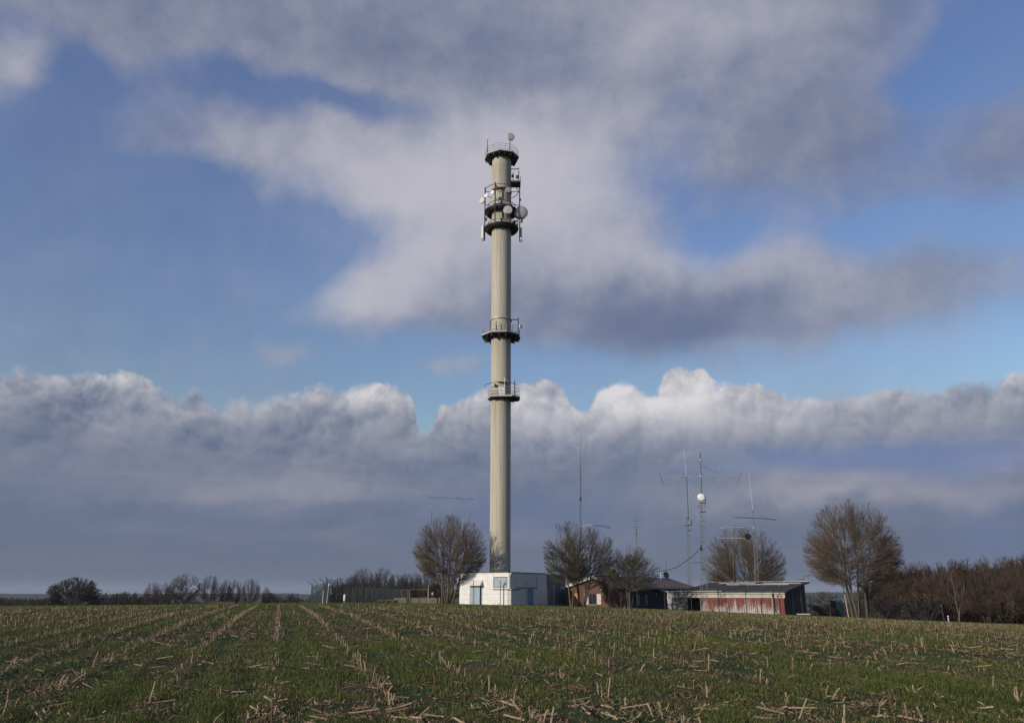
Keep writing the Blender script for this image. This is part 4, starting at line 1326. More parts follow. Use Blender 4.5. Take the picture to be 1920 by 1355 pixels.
    for k in range(36):
        px = rr.uniform(-60, 90); sp.append((px, 1121 + rr.uniform(-4, 6), 30, rr.uniform(420, 560)))
    for k in range(30):
        px = rr.uniform(180, 300); sp.append((px, 1109 + rr.uniform(-4, 9) + abs(px - 225) * .03, 24, rr.uniform(360, 440)))
    for k in range(26):
        px = rr.uniform(290, 500); sp.append((px, 1124 + rr.uniform(-5, 8), 26, rr.uniform(340, 420)))
    for k in range(24):
        px = rr.uniform(490, 640); sp.append((px, 1112 + rr.uniform(-4, 7) + max(0, 560 - px) * -.02, 24, rr.uniform(330, 420)))
    mass('far_wood', 'low dark far-off wood along the horizon at the left', sp, mat('far dark twigs', (0.050, 0.042, 0.036), (0.036, 0.032, 0.030), .1, .9), 9, small)
    # undergrowth in the copse and in the wood on the right
    sp = []
    for k in range(50):
        px = rr.uniform(600, 830); sp.append((px, 1098 + rr.uniform(-8, 14) + max(0, 650 - px) * .2, 34, rr.uniform(150, 178)))
    mass('copse_undergrowth', 'tangled dark undergrowth of the copse behind the fence', sp, TWIGD, 10, small)

    # wood on the right: outline of its tops
    topline = lambda px: np.interp(px, [1480, 1560, 1640, 1700, 1760, 1800, 1850, 1900, 2000, 2200], [1112, 1092, 1074, 1052, 1052, 1046, 1040, 1034, 1026, 1020])
    n = 0
    for row, (Y0, lo, hi, step, dy) in enumerate(((165, 1640, 2120, 30, 0), (148, 1655, 2100, 34, 8), (128, 1700, 2060, 38, 24), (112, 1790, 2040, 44, 46))):
        px = lo
        while px < hi:
            Y = Y0 + rs.uniform(-7, 7)
            p = gpt(px, Y); ty = topline(px) + dy * rs.uniform(.6, 1.3) + rs.uniform(-3, 6)
            h = at(px, ty, Y).z - p.z
            w = rs.uniform(48, 70)
            i = rs.randrange(4)
            sx = px_size(w, Y) / 8.0
            plant_tree('forest_tree', p, woods[i], (TWIGR, TWIGR), 'brown bare tree in the wood at the right, ' + ('in its hindmost row', 'in its third row', 'in its second row', 'in its front row')[row], group='wood at the right, ' + ('hindmost', 'third', 'second', 'front')[row] + ' row', rz=rs.uniform(0, 6), s=(sx, sx, h / 12))
            px += step * rs.uniform(.75, 1.25); n += 1
    sp = []
    for k in range(95):
        px = rr.uniform(1660, 2120); sp.append((px, topline(px) + rr.uniform(6, 40), 62, rr.uniform(150, 175)))
    for k in range(85):
        px = rr.uniform(1500, 2080); Y = rr.uniform(108, 160) if px > 1700 else rr.uniform(125, 160)
        base = 1150 if px < 1700 else 1165
        sp.append((px, max(topline(px) + 40, base - rr.uniform(40, 75)), 50, Y))
    mass('wood_undergrowth', 'dense brown undergrowth of the wood at the right', sp, TWIGR, 12, small)
    # birch with pale branches at the wood's edge
    lv = grow(201, 7.5, 3.0, 2, .1, 14, .62, .34, (7, 5, 3), ang=(42, 40, 40), r0=.05, wig=(.12, .14, .16), rmin=.014, kl=(8, 6, 4, 3))
    Y = 104
    p = gpt(1795, Y)
    h = at(1780, 1065, Y).z - p.z
    plant_tree('birch_tree', p, tree_meshes('birch', lv), (mat('pale birch bark', (0.24, 0.21, 0.17), (0.15, 0.13, 0.11), 3, .8), mat('pale birch twigs', (0.13, 0.10, 0.08), None, 2, .8)), 'slender pale-barked birch at the edge of the wood', s=(1, 1, h / 7.5))
    # low shrubs at the fence, right of the shed
    for i, (px, ty, w, Y, m_, lab) in enumerate(((1545, 1108, 62, 98, TWIGG, 'tall pale-twigged bush behind the shed corner'), (1548, 1136, 30, 88, mat('wine red twigs', (0.10, 0.035, 0.035), (0.07, 0.03, 0.03), 2, .9), 'low wine-red bush right of the shed'), (1655, 1092, 90, 108, TWIGR, 'spreading brown bush behind the largest tree'), (845, 1085, 100, 106, TWIGR, 'brown leafy bush behind the dome tree'))):
        p = gpt(px, Y); h = at(px, ty, Y).z - p.z
        m = woods[i % 4]
        sx = px_size(w, Y) / 8.0
        plant_tree('bush', p, m, (m_, m_), lab, 'bush', None, i * 2.1, (sx, sx, h / 12))
        for ch in ():
            pass
    # copies share meshes, so give recoloured ones their own material slot on the object
    for o in bpy.data.objects:
        if o.parent and o.parent.name.startswith('bush'):
            i = int(o.parent.name[5:] or 0)
            o.material_slots[0].link = 'OBJECT'
            o.material_slots[0].material = (TWIGG, MATS['wine red twigs'], TWIGR, TWIGR)[i]
        elif o.parent and (o.parent.name.startswith('forest_tree')):
            o.material_slots[0].link = 'OBJECT'; o.material_slots[0].material = TWIGR
        elif o.parent and (o.parent.name.startswith('copse_tree')):
            o.material_slots[0].link = 'OBJECT'; o.material_slots[0].material = TWIGD


far_trees()


def build_hills():
    xs = np.linspace(-2600, 2600, 260)
    rs = np.random.RandomState(3)
    h = 2 + 9 * fnoise(xs, xs * 0, .004, 5) + 2.5 * fnoise(xs, xs * 0, .03, 6) + rs.uniform(0, 1.6, len(xs)) - 2.5
    h = h - np.where(xs < -700, 0, 2.5)
    rows = [(2500, -40 + 0 * h), (2600, h - 12), (2750, h), (3400, h - 40)]
    v = np.concatenate([np.stack([xs, np.full_like(xs, y), z], -1) for y, z in rows])
    nx = len(xs)
    i = (np.arange(len(rows) - 1)[:, None] * nx + np.arange(nx - 1)[None]).ravel()
    f = np.stack([i, i + 1, i + nx + 1, i + nx], -1)
    o = link_mesh('hills', np_mesh('hills', v, f, True), None, mat('wooded hills', (0.045, 0.050, 0.035), (0.03, 0.035, 0.028), .02, .95))
    tag(o, 'low wooded hills on the far horizon', None, None, 'structure')


build_hills()

# ------------------------------------------------------------------ aerial masts
def lattice(root, L, base, top, w0, w1, mat_, n_bays, leg_r=.02, name='lattice_leg', z_from=0.0):
    """three-legged lattice between two local points"""
    base, top = Vector(base), Vector(top)
    ang = [R(90), R(210), R(330)]
    def corner(k, t):
        c = base.lerp(top, t); w = w0 + (w1 - w0) * t
        return c + Vector((math.cos(ang[k]) * w, math.sin(ang[k]) * w, 0))
    me = None
    for k in range(3):
        MB().tube([corner(k, 0), corner(k, 1)], leg_r, 6).build(name, mat_, root)
    for k in range(3):
        z = MB(); k2 = (k + 1) % 3
        for i in range(n_bays):
            a, b = i / n_bays, (i + 1) / n_bays
            p, q = (corner(k, a), corner(k2, b)) if i % 2 == 0 else (corner(k2, a), corner(k, b))
            z.tube([p, q], leg_r * .5, 4)
            z.tube([corner(k, b), corner(k2, b)], leg_r * .5, 4)
        o = z.build('lattice_bracing', mat_, root); o['kind'] = 'stuff'


def masts():
    def start(px, Y, label):
        p = gpt(px, Y)
        return empty('antenna_mast', p, 0, label, 'mast', 'amateur radio masts'), p
    # --- A: mast over the dome tree with two crossed beams
    Y = 104
    root, p = start(842, Y, 'slender mast rising from the dome tree with two thin horizontal beams')
    L = lambda px, py, dy=0: at(px, py, Y + dy) - p
    lattice(root, L, L(842, 1120) * 1, L(843, 972), .28, .22, ALUD, 14)
    MB().tube([L(843, 972), L(845, 922)], .035, 6).build('mast_pole', STEEL, root)
    bm = MB().tube([L(807, 932), L(845, 933), L(887, 935.5)], .022, 6).build('boom', ALUD, root)
    for px in (808, 822, 836, 861, 886):
        c = L(px, 933 + (px - 808) * .03)
        MB().tube([c - Vector((.25, 2.0, .0)), c + Vector((.25, 2.0, .05))], .016, 5).build('element', ALUD, bm)
    bm = MB().tube([L(809, 962), L(845, 963), L(882, 964.5)], .02, 6).build('boom', STEEL, root)
    for a, b in (((809.5, 956), (809.5, 985)), ((882.5, 960), (877, 984))):
        MB().tube([L(*a), L(*b)], .035, 5).build('element', ALUD, bm)
    MB().box(L(840, 970).x, L(846, 970).x, -.2, .2, L(842, 971).z, L(842, 967.5).z).build('rotator', STEEL, root, bevel=.03)
    # --- B: tallest thin mast with guys
    Y = 106
    root, p = start(1089, Y, 'tallest thin grey mast with guy wires behind the olive-grey trees')
    L = lambda px, py, dy=0: at(px, py, Y + dy) - p
    lattice(root, L, L(1090, 1135), L(1088.5, 940), .22, .16, ALUD, 30, .02)
    MB().tube([L(1088.5, 940), L(1088, 873)], .085, 8).build('mast_pole', ALUD, root)
    MB().tube([L(1088, 873), L(1089.5, 813)], [.05, .022], 6).build('whip_aerial', ALUD, root)
    MB().lathe([(.01, 0), (.13, .02), (.13, .5), (.01, .52)], 10, L(1088.4, 939)).build('rotator', DSTEEL, root)
    for a, b, dy in (((1092, 830), (1184, 970), -6), ((1087, 830), (985, 945), 5)):
        MB().tube([L(*a), L((a[0] * 2 + b[0]) / 3, a[1] + (b[1] - a[1]) * .36, dy * .3), L(b[0], b[1], dy)], .005, 4).build('guy_wire', ALUD, root)
    # helical boom with many short rods
    bm = MB().tube([L(1088, 986, -.5), L(1110, 984, -2), L(1128, 985.5, -2), L(1144, 989, -2)], .035, 6).build('boom', ALU, root)
    for i in range(13):
        t = i / 12; px = 1093 + 51 * t; py = 985.2 - 2.0 * math.sin(t * 2.4) + 4 * t * t
        c = L(px, py, -1.8)
        MB().tube([c + Vector((-.12, .45, .22)), c + Vector((.12, -.45, -.22))], .024, 5).build('element', ALU, bm)
    MB().lathe([(.02, -.1), (.26, 0), (.25, .02), (.02, -.06)], 16, L(1077, 1023, -18), (-.3, -1, .1)).build('small_dish', DISHW, root)
    MB().tube([L(1077, 1023, -18), L(1077.5, 1040, -17)], .03, 5).build('dish_post', STEEL, root)
    # --- C: short mast with four crossbars
    Y = 102
    root, p = start(1193, Y, 'short mast with four small crossbars above the smallest tree')
    L = lambda px, py, dy=0: at(px, py, Y + dy) - p
    MB().tube([L(1194.5, 1128), L(1193.5, 1010), L(1191.5, 969)], [.06, .045, .035], 6).build('mast_pole', ALUD, root)
    for py, a, b in ((976.5, 1188, 1200), (988, 1187, 1200), (998.5, 1188, 1202), (1009, 1189, 1201)):
        MB().tube([L(a, py, .4), L(b, py, -.4)], .024, 5).build('crossbar', ALUD, root)
    for py in (993, 1002): MB().tube([L(1193, py + 2), L(1193, py - 2)], .07, 6).build('clamp', DSTEEL, root)
    # --- D: lattice mast with white dish and tall whip
    Y = 95
    root, p = start(1293, Y, 'left lattice mast behind the shed with a tall pale whip and small white panel')
    L = lambda px, py, dy=0: at(px, py, Y + dy) - p
    lattice(root, L, L(1294, 1125), L(1291, 975), .30, .27, STEELM, 15, .022)
    MB().tube([L(1291, 978), L(1287, 893)], .06, 8).build('mast_pole', ALUD, root)
    MB().tube([L(1287, 893), L(1282.3, 840)], [.032, .02], 6).build('whip_aerial', ALU, root)
    for py in (897.5, 917, 937, 956.5):
        x = 1287 + (py - 893) * .05
        c = L(x, py); e = MB().tube([L(x - 3, py, .3), L(x + 6, py + .6, -.3)], .026, 5).build('element', ALU, root)
        MB().tube([L(x + 6, py + .6, -.3) + Vector((0, .25, -.05)), L(x + 6, py + .6, -.3) - Vector((0, .25, -.05))], .03, 5).build('element_end', ALUD, e)
    MB().lathe([(.02, -.14), (.25, -.08), (.40, 0), (.38, .03), (.02, .05)], 20, L(1295, 978.5, -.5), (.8, -.6, .1)).build('small_dish', DISHW, root, True)
    for a, b in (((1284, 972), (1293, 970.5)), ((1284, 985), (1297, 984)), ((1288, 994), (1294, 993.5))):
        MB().tube([L(*a), L(*b)], .07, 6).build('bracket_arm', ALUD, root)
    MB().tube([L(1284.5, 972), L(1284.5, 974.5)], .16, 8).build('lamp', STEEL, root)
    # --- E: lattice tower in front of the shed
    Y = 85.6
    root, p = start(1319, Y, 'right lattice mast before the red shed with a round white dish and two long beams')
    L = lambda px, py, dy=0: at(px, py, Y + dy) - p
    lattice(root, L, Vector((0, 0, -.1)), L(1316.5, 928), .42, .36, STEELM, 22, .024)
    MB().tube([L(1315.5, 934), L(1313.2, 848)], .055, 8).build('mast_pole', ALUD, root)
    d = MB().lathe([(.02, -.30), (.25, -.24), (.36, -.02), (.36, .0), (.02, .06)], 24, L(1314, 931.3, -.7), (-.28, -1, -.02)).build('dish_antenna', DISHW, root, True)
    MB().tube([L(1314, 931.3, -.45), L(1316, 932, 0)], .05, 6).build('dish_mount', STEEL, d)
    pts = [L(x, y) for x, y in ((1196, 868.5), (1232, 865.4), (1270, 862.8), (1314, 862.3), (1362, 863.6), (1400, 866), (1430, 868.6))]
    MB().tube(pts, [.012, .03, .038, .042, .038, .03, .012], 6).build('long_beam', ALU, root)
    bm = MB().tube([L(1240, 895.8), L(1278, 893), L(1314, 892), L(1350, 892.2), L(1387, 894)], .04, 6).build('boom', ALU, root)
    for a, b in (((1236.5, 886), (1242.5, 907)), ((1305.3, 883), (1304.5, 904)), ((1340, 882), (1337.2, 905)), ((1389.8, 885), (1382, 909))):
        MB().tube([L(*a), L(*b)], .03, 5).build('element', ALUD, bm)
    for x, y in ((1314, 862.3), (1313.8, 892)): MB().tube([L(x, y + 1.5), L(x, y - 1.2)], .10, 8).build('clamp', ALU, root)
    MB().tube([L(1314, 874), L(1285, 891.5)], .009, 4).build('stay_wire', ALUD, root); MB().tube([L(1314, 874), L(1362, 891.8)], .009, 4).build('stay_wire', ALUD, root)
    for py in (943, 960): MB().box(L(1312, py).x, L(1323, py).x, -.2, -.1, L(1316, py).z - .04, L(1316, py).z + .04).build('cross_plate', DSTEEL, root)
    MB().tube([L(1309.5, 946), L(1309, 952)], .07, 6).build('junction_box', ALUD, root)
    MB().tube([L(1315, 1022, -.3), L(1313.5, 1026, -.4), L(1315, 1031, -.3), L(1317, 1028, -.3)], .10, 7).build('cable_coil', DSTEEL, root)
    # tie between the two lattice masts
    pa = at(1297, 1054, 94.6) - p
    MB().tube([L(1317, 1053.5), pa], .03, 5).build('tie_bar', ALUD, root)
    # cable that hangs from the mast to the house
    a, b = at(1315, 1027, Y - .3), at(1226, 1071, 96)
    cb = empty('hanging_cable', a, 0, 'dark cable bundle sagging from the right lattice mast to the house roof', 'cable')
    pts = []
    for i in range(15):
        t = i / 14; q = a.lerp(b, t); q.z -= 1.25 * math.sin(math.pi * t) * .55
        pts.append(q - a)
    MB().tube(pts, .030, 6).build('cable', DSTEEL, cb)
    rs = random.Random(2)
    for i in range(1, 14):
        MB().tube([pts[i] + Vector((0, 0, .05)), pts[i] - Vector((0, 0, .05))], .042, 6).build('cable_tie', ROOFE, cb)
    # --- F: mast behind the shed roof
    Y = 94
    root, p = start(1418, Y, 'lattice mast behind the shed roof with a white whip and drooping dark beam')
    L = lambda px, py, dy=0: at(px, py, Y + dy) - p
    lattice(root, L, L(1420.5, 1140), L(1415, 1003), .30, .13, STEELM, 16, .02)
    MB().tube([L(1415, 1003), L(1413, 971)], .045, 6).build('mast_pole', ALUD, root)
    MB().tube([L(1411.5, 955), L(1404.3, 887.5)], [.036, .024], 6).build('whip_aerial', ALU, root)
    MB().tube([L(1413, 971), L(1411.5, 955)], .025, 6).build('mast_pole', ALUD, root)
    bm = MB().tube([L(1378, 969.6), L(1396, 970), L(1413, 970.4), L(1436, 972), L(1455, 974)], .055, 6).build('boom', ALUD, root)
    MB().tube([L(1348, 972), L(1380, 970.5)], .014, 5).build('element', ALU, bm); MB().tube([L(1450, 972.6), L(1482, 972)], .014, 5).build('element', ALU, bm)
    for b in ((1385, 969.5), (1440, 971.5)): MB().tube([L(1411, 957), L(*b)], .010, 4).build('stay_wire', ALUD, root)
    MB().tube([L(1413.5, 990), L(1413.5, 986)], .10, 8).build('clamp', ALU, root)
    # --- G: two bars in front of the tree behind the shed
    Y = 96
    root, p = start(1374, Y, 'thin pole with two bright horizontal bars in front of the tree behind the shed')
    L = lambda px, py, dy=0: at(px, py, Y + dy) - p
    MB().tube([L(1377, 1130), L(1374, 985)], .035, 6).build('mast_pole', ALUD, root)
    for pts in (((1352, 989.6), (1374, 988.5), (1395, 988)), ((1346, 1008.3), (1374, 1008), (1400, 1009))):
        o = MB().tube([L(*q) for q in pts], .05, 6).build('crossbar', ALU, root)
        for q in pts: MB().tube([L(*q) + Vector((0, .3, .06)), L(*q) - Vector((0, .3, .06))], .035, 5).build('element', ALU, o)
    MB().tube([L(1336.5, 1006), L(1344, 1012)], .02, 5).build('element', ALUD, root)
    rs = np.random.RandomState(3)
    n = 260
    q = norm(rs.normal(0, 1, (n, 3))) * rs.uniform(.12, .30, (n, 1)) + np.array(L(1401.5, 1005, -.3))
    u = norm(rs.normal(0, 1, (n, 3))) * .16
    P = np.stack([q - u, q + u], 1); v, f = tubes_mesh(P, np.full((n, 2), .022), 3)
    nest = empty('bird_nest', at(1401.5, 1005, Y - .3), 0, 'round dark twig nest beside the mast behind the shed', 'nest')
    o = link_mesh('nest_twigs', np_mesh('nest', v + np.array(p) - np.array(nest.location), f), nest, TWIGD); o['kind'] = 'stuff'


masts()

# ------------------------------------------------------------------ perimeter fence
FENCEG = mat('dark green fence steel', (0.020, 0.030, 0.030), (0.028, 0.036, 0.036), 3, .6)
WIRE = mat('dark green wire mesh', (0.055, 0.085, 0.095), (0.065, 0.090, 0.098), 2, .6)


def wire_panel(name, a, b, h, root, step=.11, vstep=.25, r=.0035):
    """welded mesh between two ground points: verticals and horizontals"""
    a, b = Vector(a), Vector(b)
    d = b - a; Ln = Vector((d.x, d.y, 0)).length; n = max(2, int(Ln / step)); m = int(h / vstep)
    P, Rr = [], []
    for i in range(1, n):
        q = a + d * (i / n); P.append([q + Vector((0, 0, .04)), q + Vector((0, 0, h))]); Rr.append([r, r])
    for j in range(m + 1):
        z = .05 + (h - .05) * j / m; P.append([a + Vector((0, 0, z)), b + Vector((0, 0, z))]); Rr.append([r * .8] * 2)
    v, f = tubes_mesh(np.array(P), np.array(Rr), 3)
    o = link_mesh(name, np_mesh(name, v, f), root, WIRE); o['kind'] = 'stuff'
    return o


def fence_run(label, pts, arm, h=2.05, mesh=True, step=.11, r=.0035, vstep=.25):
    p0 = Vector(pts[0])
    root = empty('wire_fence', p0, 0, label, 'fence')
    arm = Vector(arm)
    for i, q in enumerate(pts):
        l = Vector(q) - p0
        top = l + Vector((0, 0, h + .12))
        po = MB().tube([l - Vector((0, 0, .2)), top], .036, 6).build('fence_post', FENCEG, root)
        MB().tube([top, top + arm], .030, 6).build('post_arm', FENCEG, po)
        if mesh and i < len(pts) - 1:
            wire_panel('wire_mesh', l, Vector(pts[i + 1]) - p0, h, root, step, vstep, r)
    bw = MB()
    for t in (.35, .9):
        bw.tube([Vector(q) - p0 + Vector((0, 0, h + .12)) + arm * t for q in pts], .003, 4)
    o = bw.build('barbed_wire', FENCEG, root); o['kind'] = 'stuff'
    return root


def build_fence():
    front = [gpt(px, 83.6 + max(0, (px - 1500)) * .002) for px in (630, 679, 730, 785, 835, 887, 938, 988, 1039, 1091, 1143, 1195, 1247, 1297, 1348, 1400, 1452, 1504, 1556)]
    fence_run('dark green wire mesh fence along the front of the tower site', front, (0, -.22, .28), r=.0012, step=.14, vstep=.9)
    right = [gpt(px, Y) for px, Y in ((1570, 92), (1622, 91), (1678, 90), (1722, 89), (1765, 88.5))]
    fence_run('dark wire fence between the largest bare tree and the pale corner post', right, (0, -.2, .26), h=2.0, step=.08, r=.010)
    side = [gpt(px, Y) for px, Y in ((616, 84.5), (604, 89.5), (592, 95), (582, 101))]
    fence_run('wire fence with outward leaning arms running back at the left corner', side, (-.50, -.1, .45), h=2.05, step=.10, r=.0035)
    back = [gpt(px, Y) for px, Y in ((583, 101.5), (603, 102.2), (622, 103), (640, 104), (655, 105), (668, 106), (680, 107), (691, 108), (701, 109), (711, 110), (720, 111), (729, 112), (737, 113), (745, 114), (754, 115), (762, 116))]
    fence_run('long bluish mesh fence seen behind the left lawn', back, (-.1, .3, .3), h=2.0, step=.08, r=.012)
    # odd posts
    def post(px, Y, ty, r, m_, label, name='marker_post', cat='post', lean=0.0, cap=None):
        p = gpt(px, Y); h = at(px, ty, Y).z - p.z
        root = empty(name, p, 0, label, cat)
        MB().tube([(0, 0, -.2), (lean, 0, h)], r, 10).build('shaft', m_, root)
        if cap: MB().lathe([(.01, h + .07), (r * 1.25, h + .05), (r * 1.25, h - .12), (.01, h - .12)], 12, (lean, 0, 0)).build('cap', cap, root, True)
        return root, p, h
    post(612, 82.5, 1095, .055, STEEL, 'grey steel post with a white cap at the left fence corner', cap=DISHW, lean=.12)
    post(604.5, 82.8, 1106, .045, FASC, 'short pale wooden stake left of the white-capped post')
    # white marker on a short stem
    p = gpt(645, 82.0); root = empty('white_marker', p, 0, 'white rounded marker box on a short stem in the grass', 'marker post')
    h = at(645, 1113.5, 82).z - p.z
    MB().tube([(0, 0, -.1), (0, 0, .35)], .045, 8).build('stem', STEEL, root)
    MB().lathe([(.01, .30), (.10, .32), (.105, h - .08), (.08, h - .02), (.01, h)], 14).build('marker_body', DISHW, root, True)
    # pale lamp pole among the stems of the largest tree, white corner post
    root, p, h = post(1589.5, 84.5, 1072, .05, FASC, 'tall pale pole leaning beside the stems of the largest tree', 'pale_pole', 'pole', lean=-.35)
    root, p, h = post(1767, 87.5, 1134, .055, FASC, 'pale fence corner post with a leaning arm at the right', lean=-.10, cap=DISHW)
    MB().tube([(-.10, 0, h), (.28, 0, h + .35)], .03, 6).build('post_arm', STEEL, root)
    # red and white marker at the field edge
    p = gpt(1775, 85.0); root = empty('banded_marker', p, 0, 'small red and white banded marker at the right field edge', 'marker post')
    h = at(1775, 1153.5, 85).z - p.z
    REDM = mat('marker red', (0.36, 0.06, 0.04), None, 3, .6)
    for i in range(5):
        a, b = h * i / 5, h * (i + 1) / 5
        MB().lathe([(.01, a), (.075, a), (.075, b - .004), (.01, b - .004)], 12).build('band', DISHW if i % 2 == 0 else REDM, root, True)
    # green gate panel behind the shrubs
    p = gpt(1571, 96); root = empty('green_gate', p, 0, 'tall dark green boarded gate between the wine-red bush and the pale pole', 'gate')
    h = at(1571, 1124, 96).z - p.z
    GRN = mat('bottle green boards', (0.016, 0.075, 0.060), (0.012, 0.055, 0.046), 3, .6)
    for i in range(6):
        MB().box(-.66 + i * .22, -.66 + i * .22 + .205, -.02, .02, .05, h).build('board', GRN, root)
    MB().tube([(.70, 0, -.1), (.70, 0, h + .15)], .05, 6).build('gate_post', STEEL, root); MB().tube([(-.70, 0, -.1), (-.70, 0, h + .3)], .05, 6).build('gate_post', FENCEG, root)
    MB().tube([(-.7, 0, h + .02), (.7, 0, h + .02)], .035, 6).build('top_rail', STEEL, root)
    # curved lamp arm by the big tree
    p = at(1507, 1094, 96); root = empty('curved_lamp', gpt(1505, 96), 0, 'thin dark pole with a curved lamp arm behind the shed corner', 'lamp')
    l = lambda px, py: at(px, py, 96) - root.location
    MB().tube([Vector((0, 0, -.1)), l(1505, 1094), l(1506, 1085), l(1510, 1079.5), l(1517, 1078), l(1524, 1078.5)], .03, 6).build('lamp_pole', DSTEEL, root)
    MB().tube([l(1496, 1086), l(1506, 1085.5)], .02, 5).build('side_arm', DSTEEL, root)
    # wooden paddock fence, pergola frame and bird box left of the dome tree
    WOOD = mat('weathered grey boards', (0.24, 0.20, 0.165), (0.16, 0.135, 0.11), 3, .9, stretch=(2, 2, .4))
    WOODB = mat('brown old timber', (0.17, 0.115, 0.08), (0.11, 0.078, 0.055), 3, .9)
    Y = 96
    p = gpt(738, Y); root = empty('plank_fence', p, 0, 'low weathered plank fence under the timber frame left of the dome tree', 'fence')
    for a, b in ((738, 761.5), (769.5, 825)):
        xa, xb = gpt(a, Y).x - p.x, gpt(b, Y).x - p.x
        zb, zt = at(a, 1130, Y).z - p.z, at(a, 1119.8, Y).z - p.z
        n = int((xb - xa) / .17); rs = random.Random(int(a))
        for i in range(n):
            x = xa + (xb - xa) * i / n
            MB().box(x, x + (xb - xa) / n - .022, -.012 - rs.uniform(0, .01), .012, zb - .1, zt + rs.uniform(-.035, .02)).build('plank', WOOD, root)
        MB().tube([(xa, .05, zt - .12), (xb, .05, zt - .12)], .03, 4).build('fence_rail', WOOD, root)
    Y = 97
    p = gpt(778, Y); root = empty('timber_frame', p, 0, 'open timber frame of posts and beam above the plank fence', 'pergola')
    l = lambda px, py, dy=0: at(px, py, Y + dy) - p
    for px, ty, m_ in ((754, 1105, WOODB), (765, 1106.5, WOOD), (768, 1107, WOOD), (802.5, 1104.5, WOOD)):
        MB().tube([l(px, 1131), l(px, ty)], .055, 6).build('timber_post', m_, root)
    MB().tube([l(752, 1105.5), l(804, 1104.3)], .05, 6).build('timber_beam', WOODB, root)
    MB().tube([l(752, 1107), l(765, 1107, 2)], .04, 6).build('timber_beam', WOOD, root)
    MB().tube([l(802.5, 1109), l(797, 1105)], .03, 5).build('brace', WOODB, root)
    p = gpt(803.5, 95.2); root = empty('thin_pole', p, 0, 'thin grey pole standing at the right end of the timber frame', 'pole')
    MB().tube([(0, 0, -.1), at(803.5, 1095.5, 95.2) - p], .045, 8).build('shaft', STEEL, root)
    p = gpt(810, 94.5); root = empty('bird_box', p, 0, 'small pale bird box on a thin stake before the plank fence', 'bird box')
    h = at(810, 1110, 94.5).z - p.z
    MB().tube([(0, 0, -.1), (0, 0, h - .25)], .02, 6).build('stake', WOOD, root)
    MB().extr([(-.09, h - .28), (.09, h - .28), (.09, h - .06), (0, h + .03), (-.09, h - .06)], 'y', -.08, .08).build('box_body', DISHB, root)
    # pile of branches on the grass
    p = gpt(729, 93.5); root = empty('branch_pile', p, 0, 'low pile of cut branches and logs left of the plank fence', 'pile')
    rs = random.Random(7); m = MB()
    for i in range(26):
        c = Vector((rs.uniform(-1.3, 1.1), rs.uniform(-.4, .4), rs.uniform(.06, .35)))
        d = Vector((rs.uniform(-1, 1), rs.uniform(-.5, .5), rs.uniform(-.12, .2))) * rs.uniform(.4, .9)
        m.tube([c - d, c + d * .4 + Vector((0, 0, rs.uniform(-.05, .1))), c + d], [rs.uniform(.03, .06), .03, .015], 5)
    o = m.build('branches', WOODB, root); o['kind'] = 'stuff'
    MB().tube([(.45, -.25, .22), (.85, .1, .24)], .13, 10).build('log', WOODB, root)
    # drum and long stick among the forked stems
    # far farmhouse roof under the oaks
    p = gpt(413, 296); root = empty('far_farmhouse', p, 0, 'far-off low farmhouse with a red roof beneath the oaks', 'house')
    l = lambda px, py: at(px, py, 296) - p
    x0, x1 = l(390, 1128).x, l(436, 1128).x
    zt = l(413, 1127.6).z
    RT = mat('far red roof tiles', (0.12, 0.05, 0.036), (0.09, 0.042, 0.032), 1, .8)
    MB().box(x0 + .3, x1 - .3, 0, 6, -.5, zt - 2.0).build('wall', BRICK, root)
    MB().extr([(-.5, zt - 2.2), (3, zt), (6.5, zt - 2.2)][::-1], 'x', x0, x1).build('roof', RT, root)
    # grey bollard-like concrete pipe leaning on the white wall
    return


build_fence()

# ------------------------------------------------------------------ field: grass, maize stubble, litter
NRS = np.random.RandomState(77)


def cover_map(x, y):
    """0..1: how much of the ground the winter grass covers here"""
    c = .47 + .6 * fnoise(x, y, .45, 11) + .6 * fnoise(x, y, 1.6, 12) + .5 * fnoise(x, y, 4.5, 13)
    return np.clip(c, .04, 1)


def scatter(n, y0, y1, power=1.0):
    """points in the wedge the camera sees between two depths"""
    u = NRS.uniform(0, 1, n)
    y = np.sqrt(y0 ** 2 + u * (y1 ** 2 - y0 ** 2)) if power == 1.0 else y0 + (y1 - y0) * u ** power
    x = NRS.uniform(-1, 1, n) * (y * .66 + 1.0)
    return x, y


GRASSM = None
def grass_material():
    m = bpy.data.materials.new('winter grass'); m.use_nodes = True
    t = m.node_tree; g = G(t); bs = t.nodes['Principled BSDF']
    bs.inputs['Roughness'].default_value = .6; bs.inputs['Specular IOR Level'].default_value = .2
    a = g.node('ShaderNodeAttribute', attribute_name='tint')
    r = g.node('ShaderNodeValToRGB')
    cr = r.color_ramp
    cr.elements[0].position = 0; cr.elements[0].color = (0.054, 0.076, 0.017, 1)
    cr.elements[1].position = 1; cr.elements[1].color = (0.24, 0.17, 0.10, 1)
    for p, c in ((.35, (0.096, 0.124, 0.028, 1)), (.72, (0.152, 0.174, 0.046, 1)), (.86, (0.16, 0.175, 0.065, 1))):
        e = cr.elements.new(p); e.color = c
    t.links.new(a.outputs['Fac'], r.inputs[0]); t.links.new(r.outputs[0], bs.inputs['Base Color'])
    tr = g.node('ShaderNodeBsdfTranslucent'); t.links.new(r.outputs[0], tr.inputs['Color'])
    mx = g.node('ShaderNodeMixShader'); mx.inputs[0].default_value = .25
    t.links.new(bs.outputs[0], mx.inputs[1]); t.links.new(tr.outputs[0], mx.inputs[2])
    t.links.new(mx.outputs[0], t.nodes['Material Output'].inputs['Surface'])
    return m


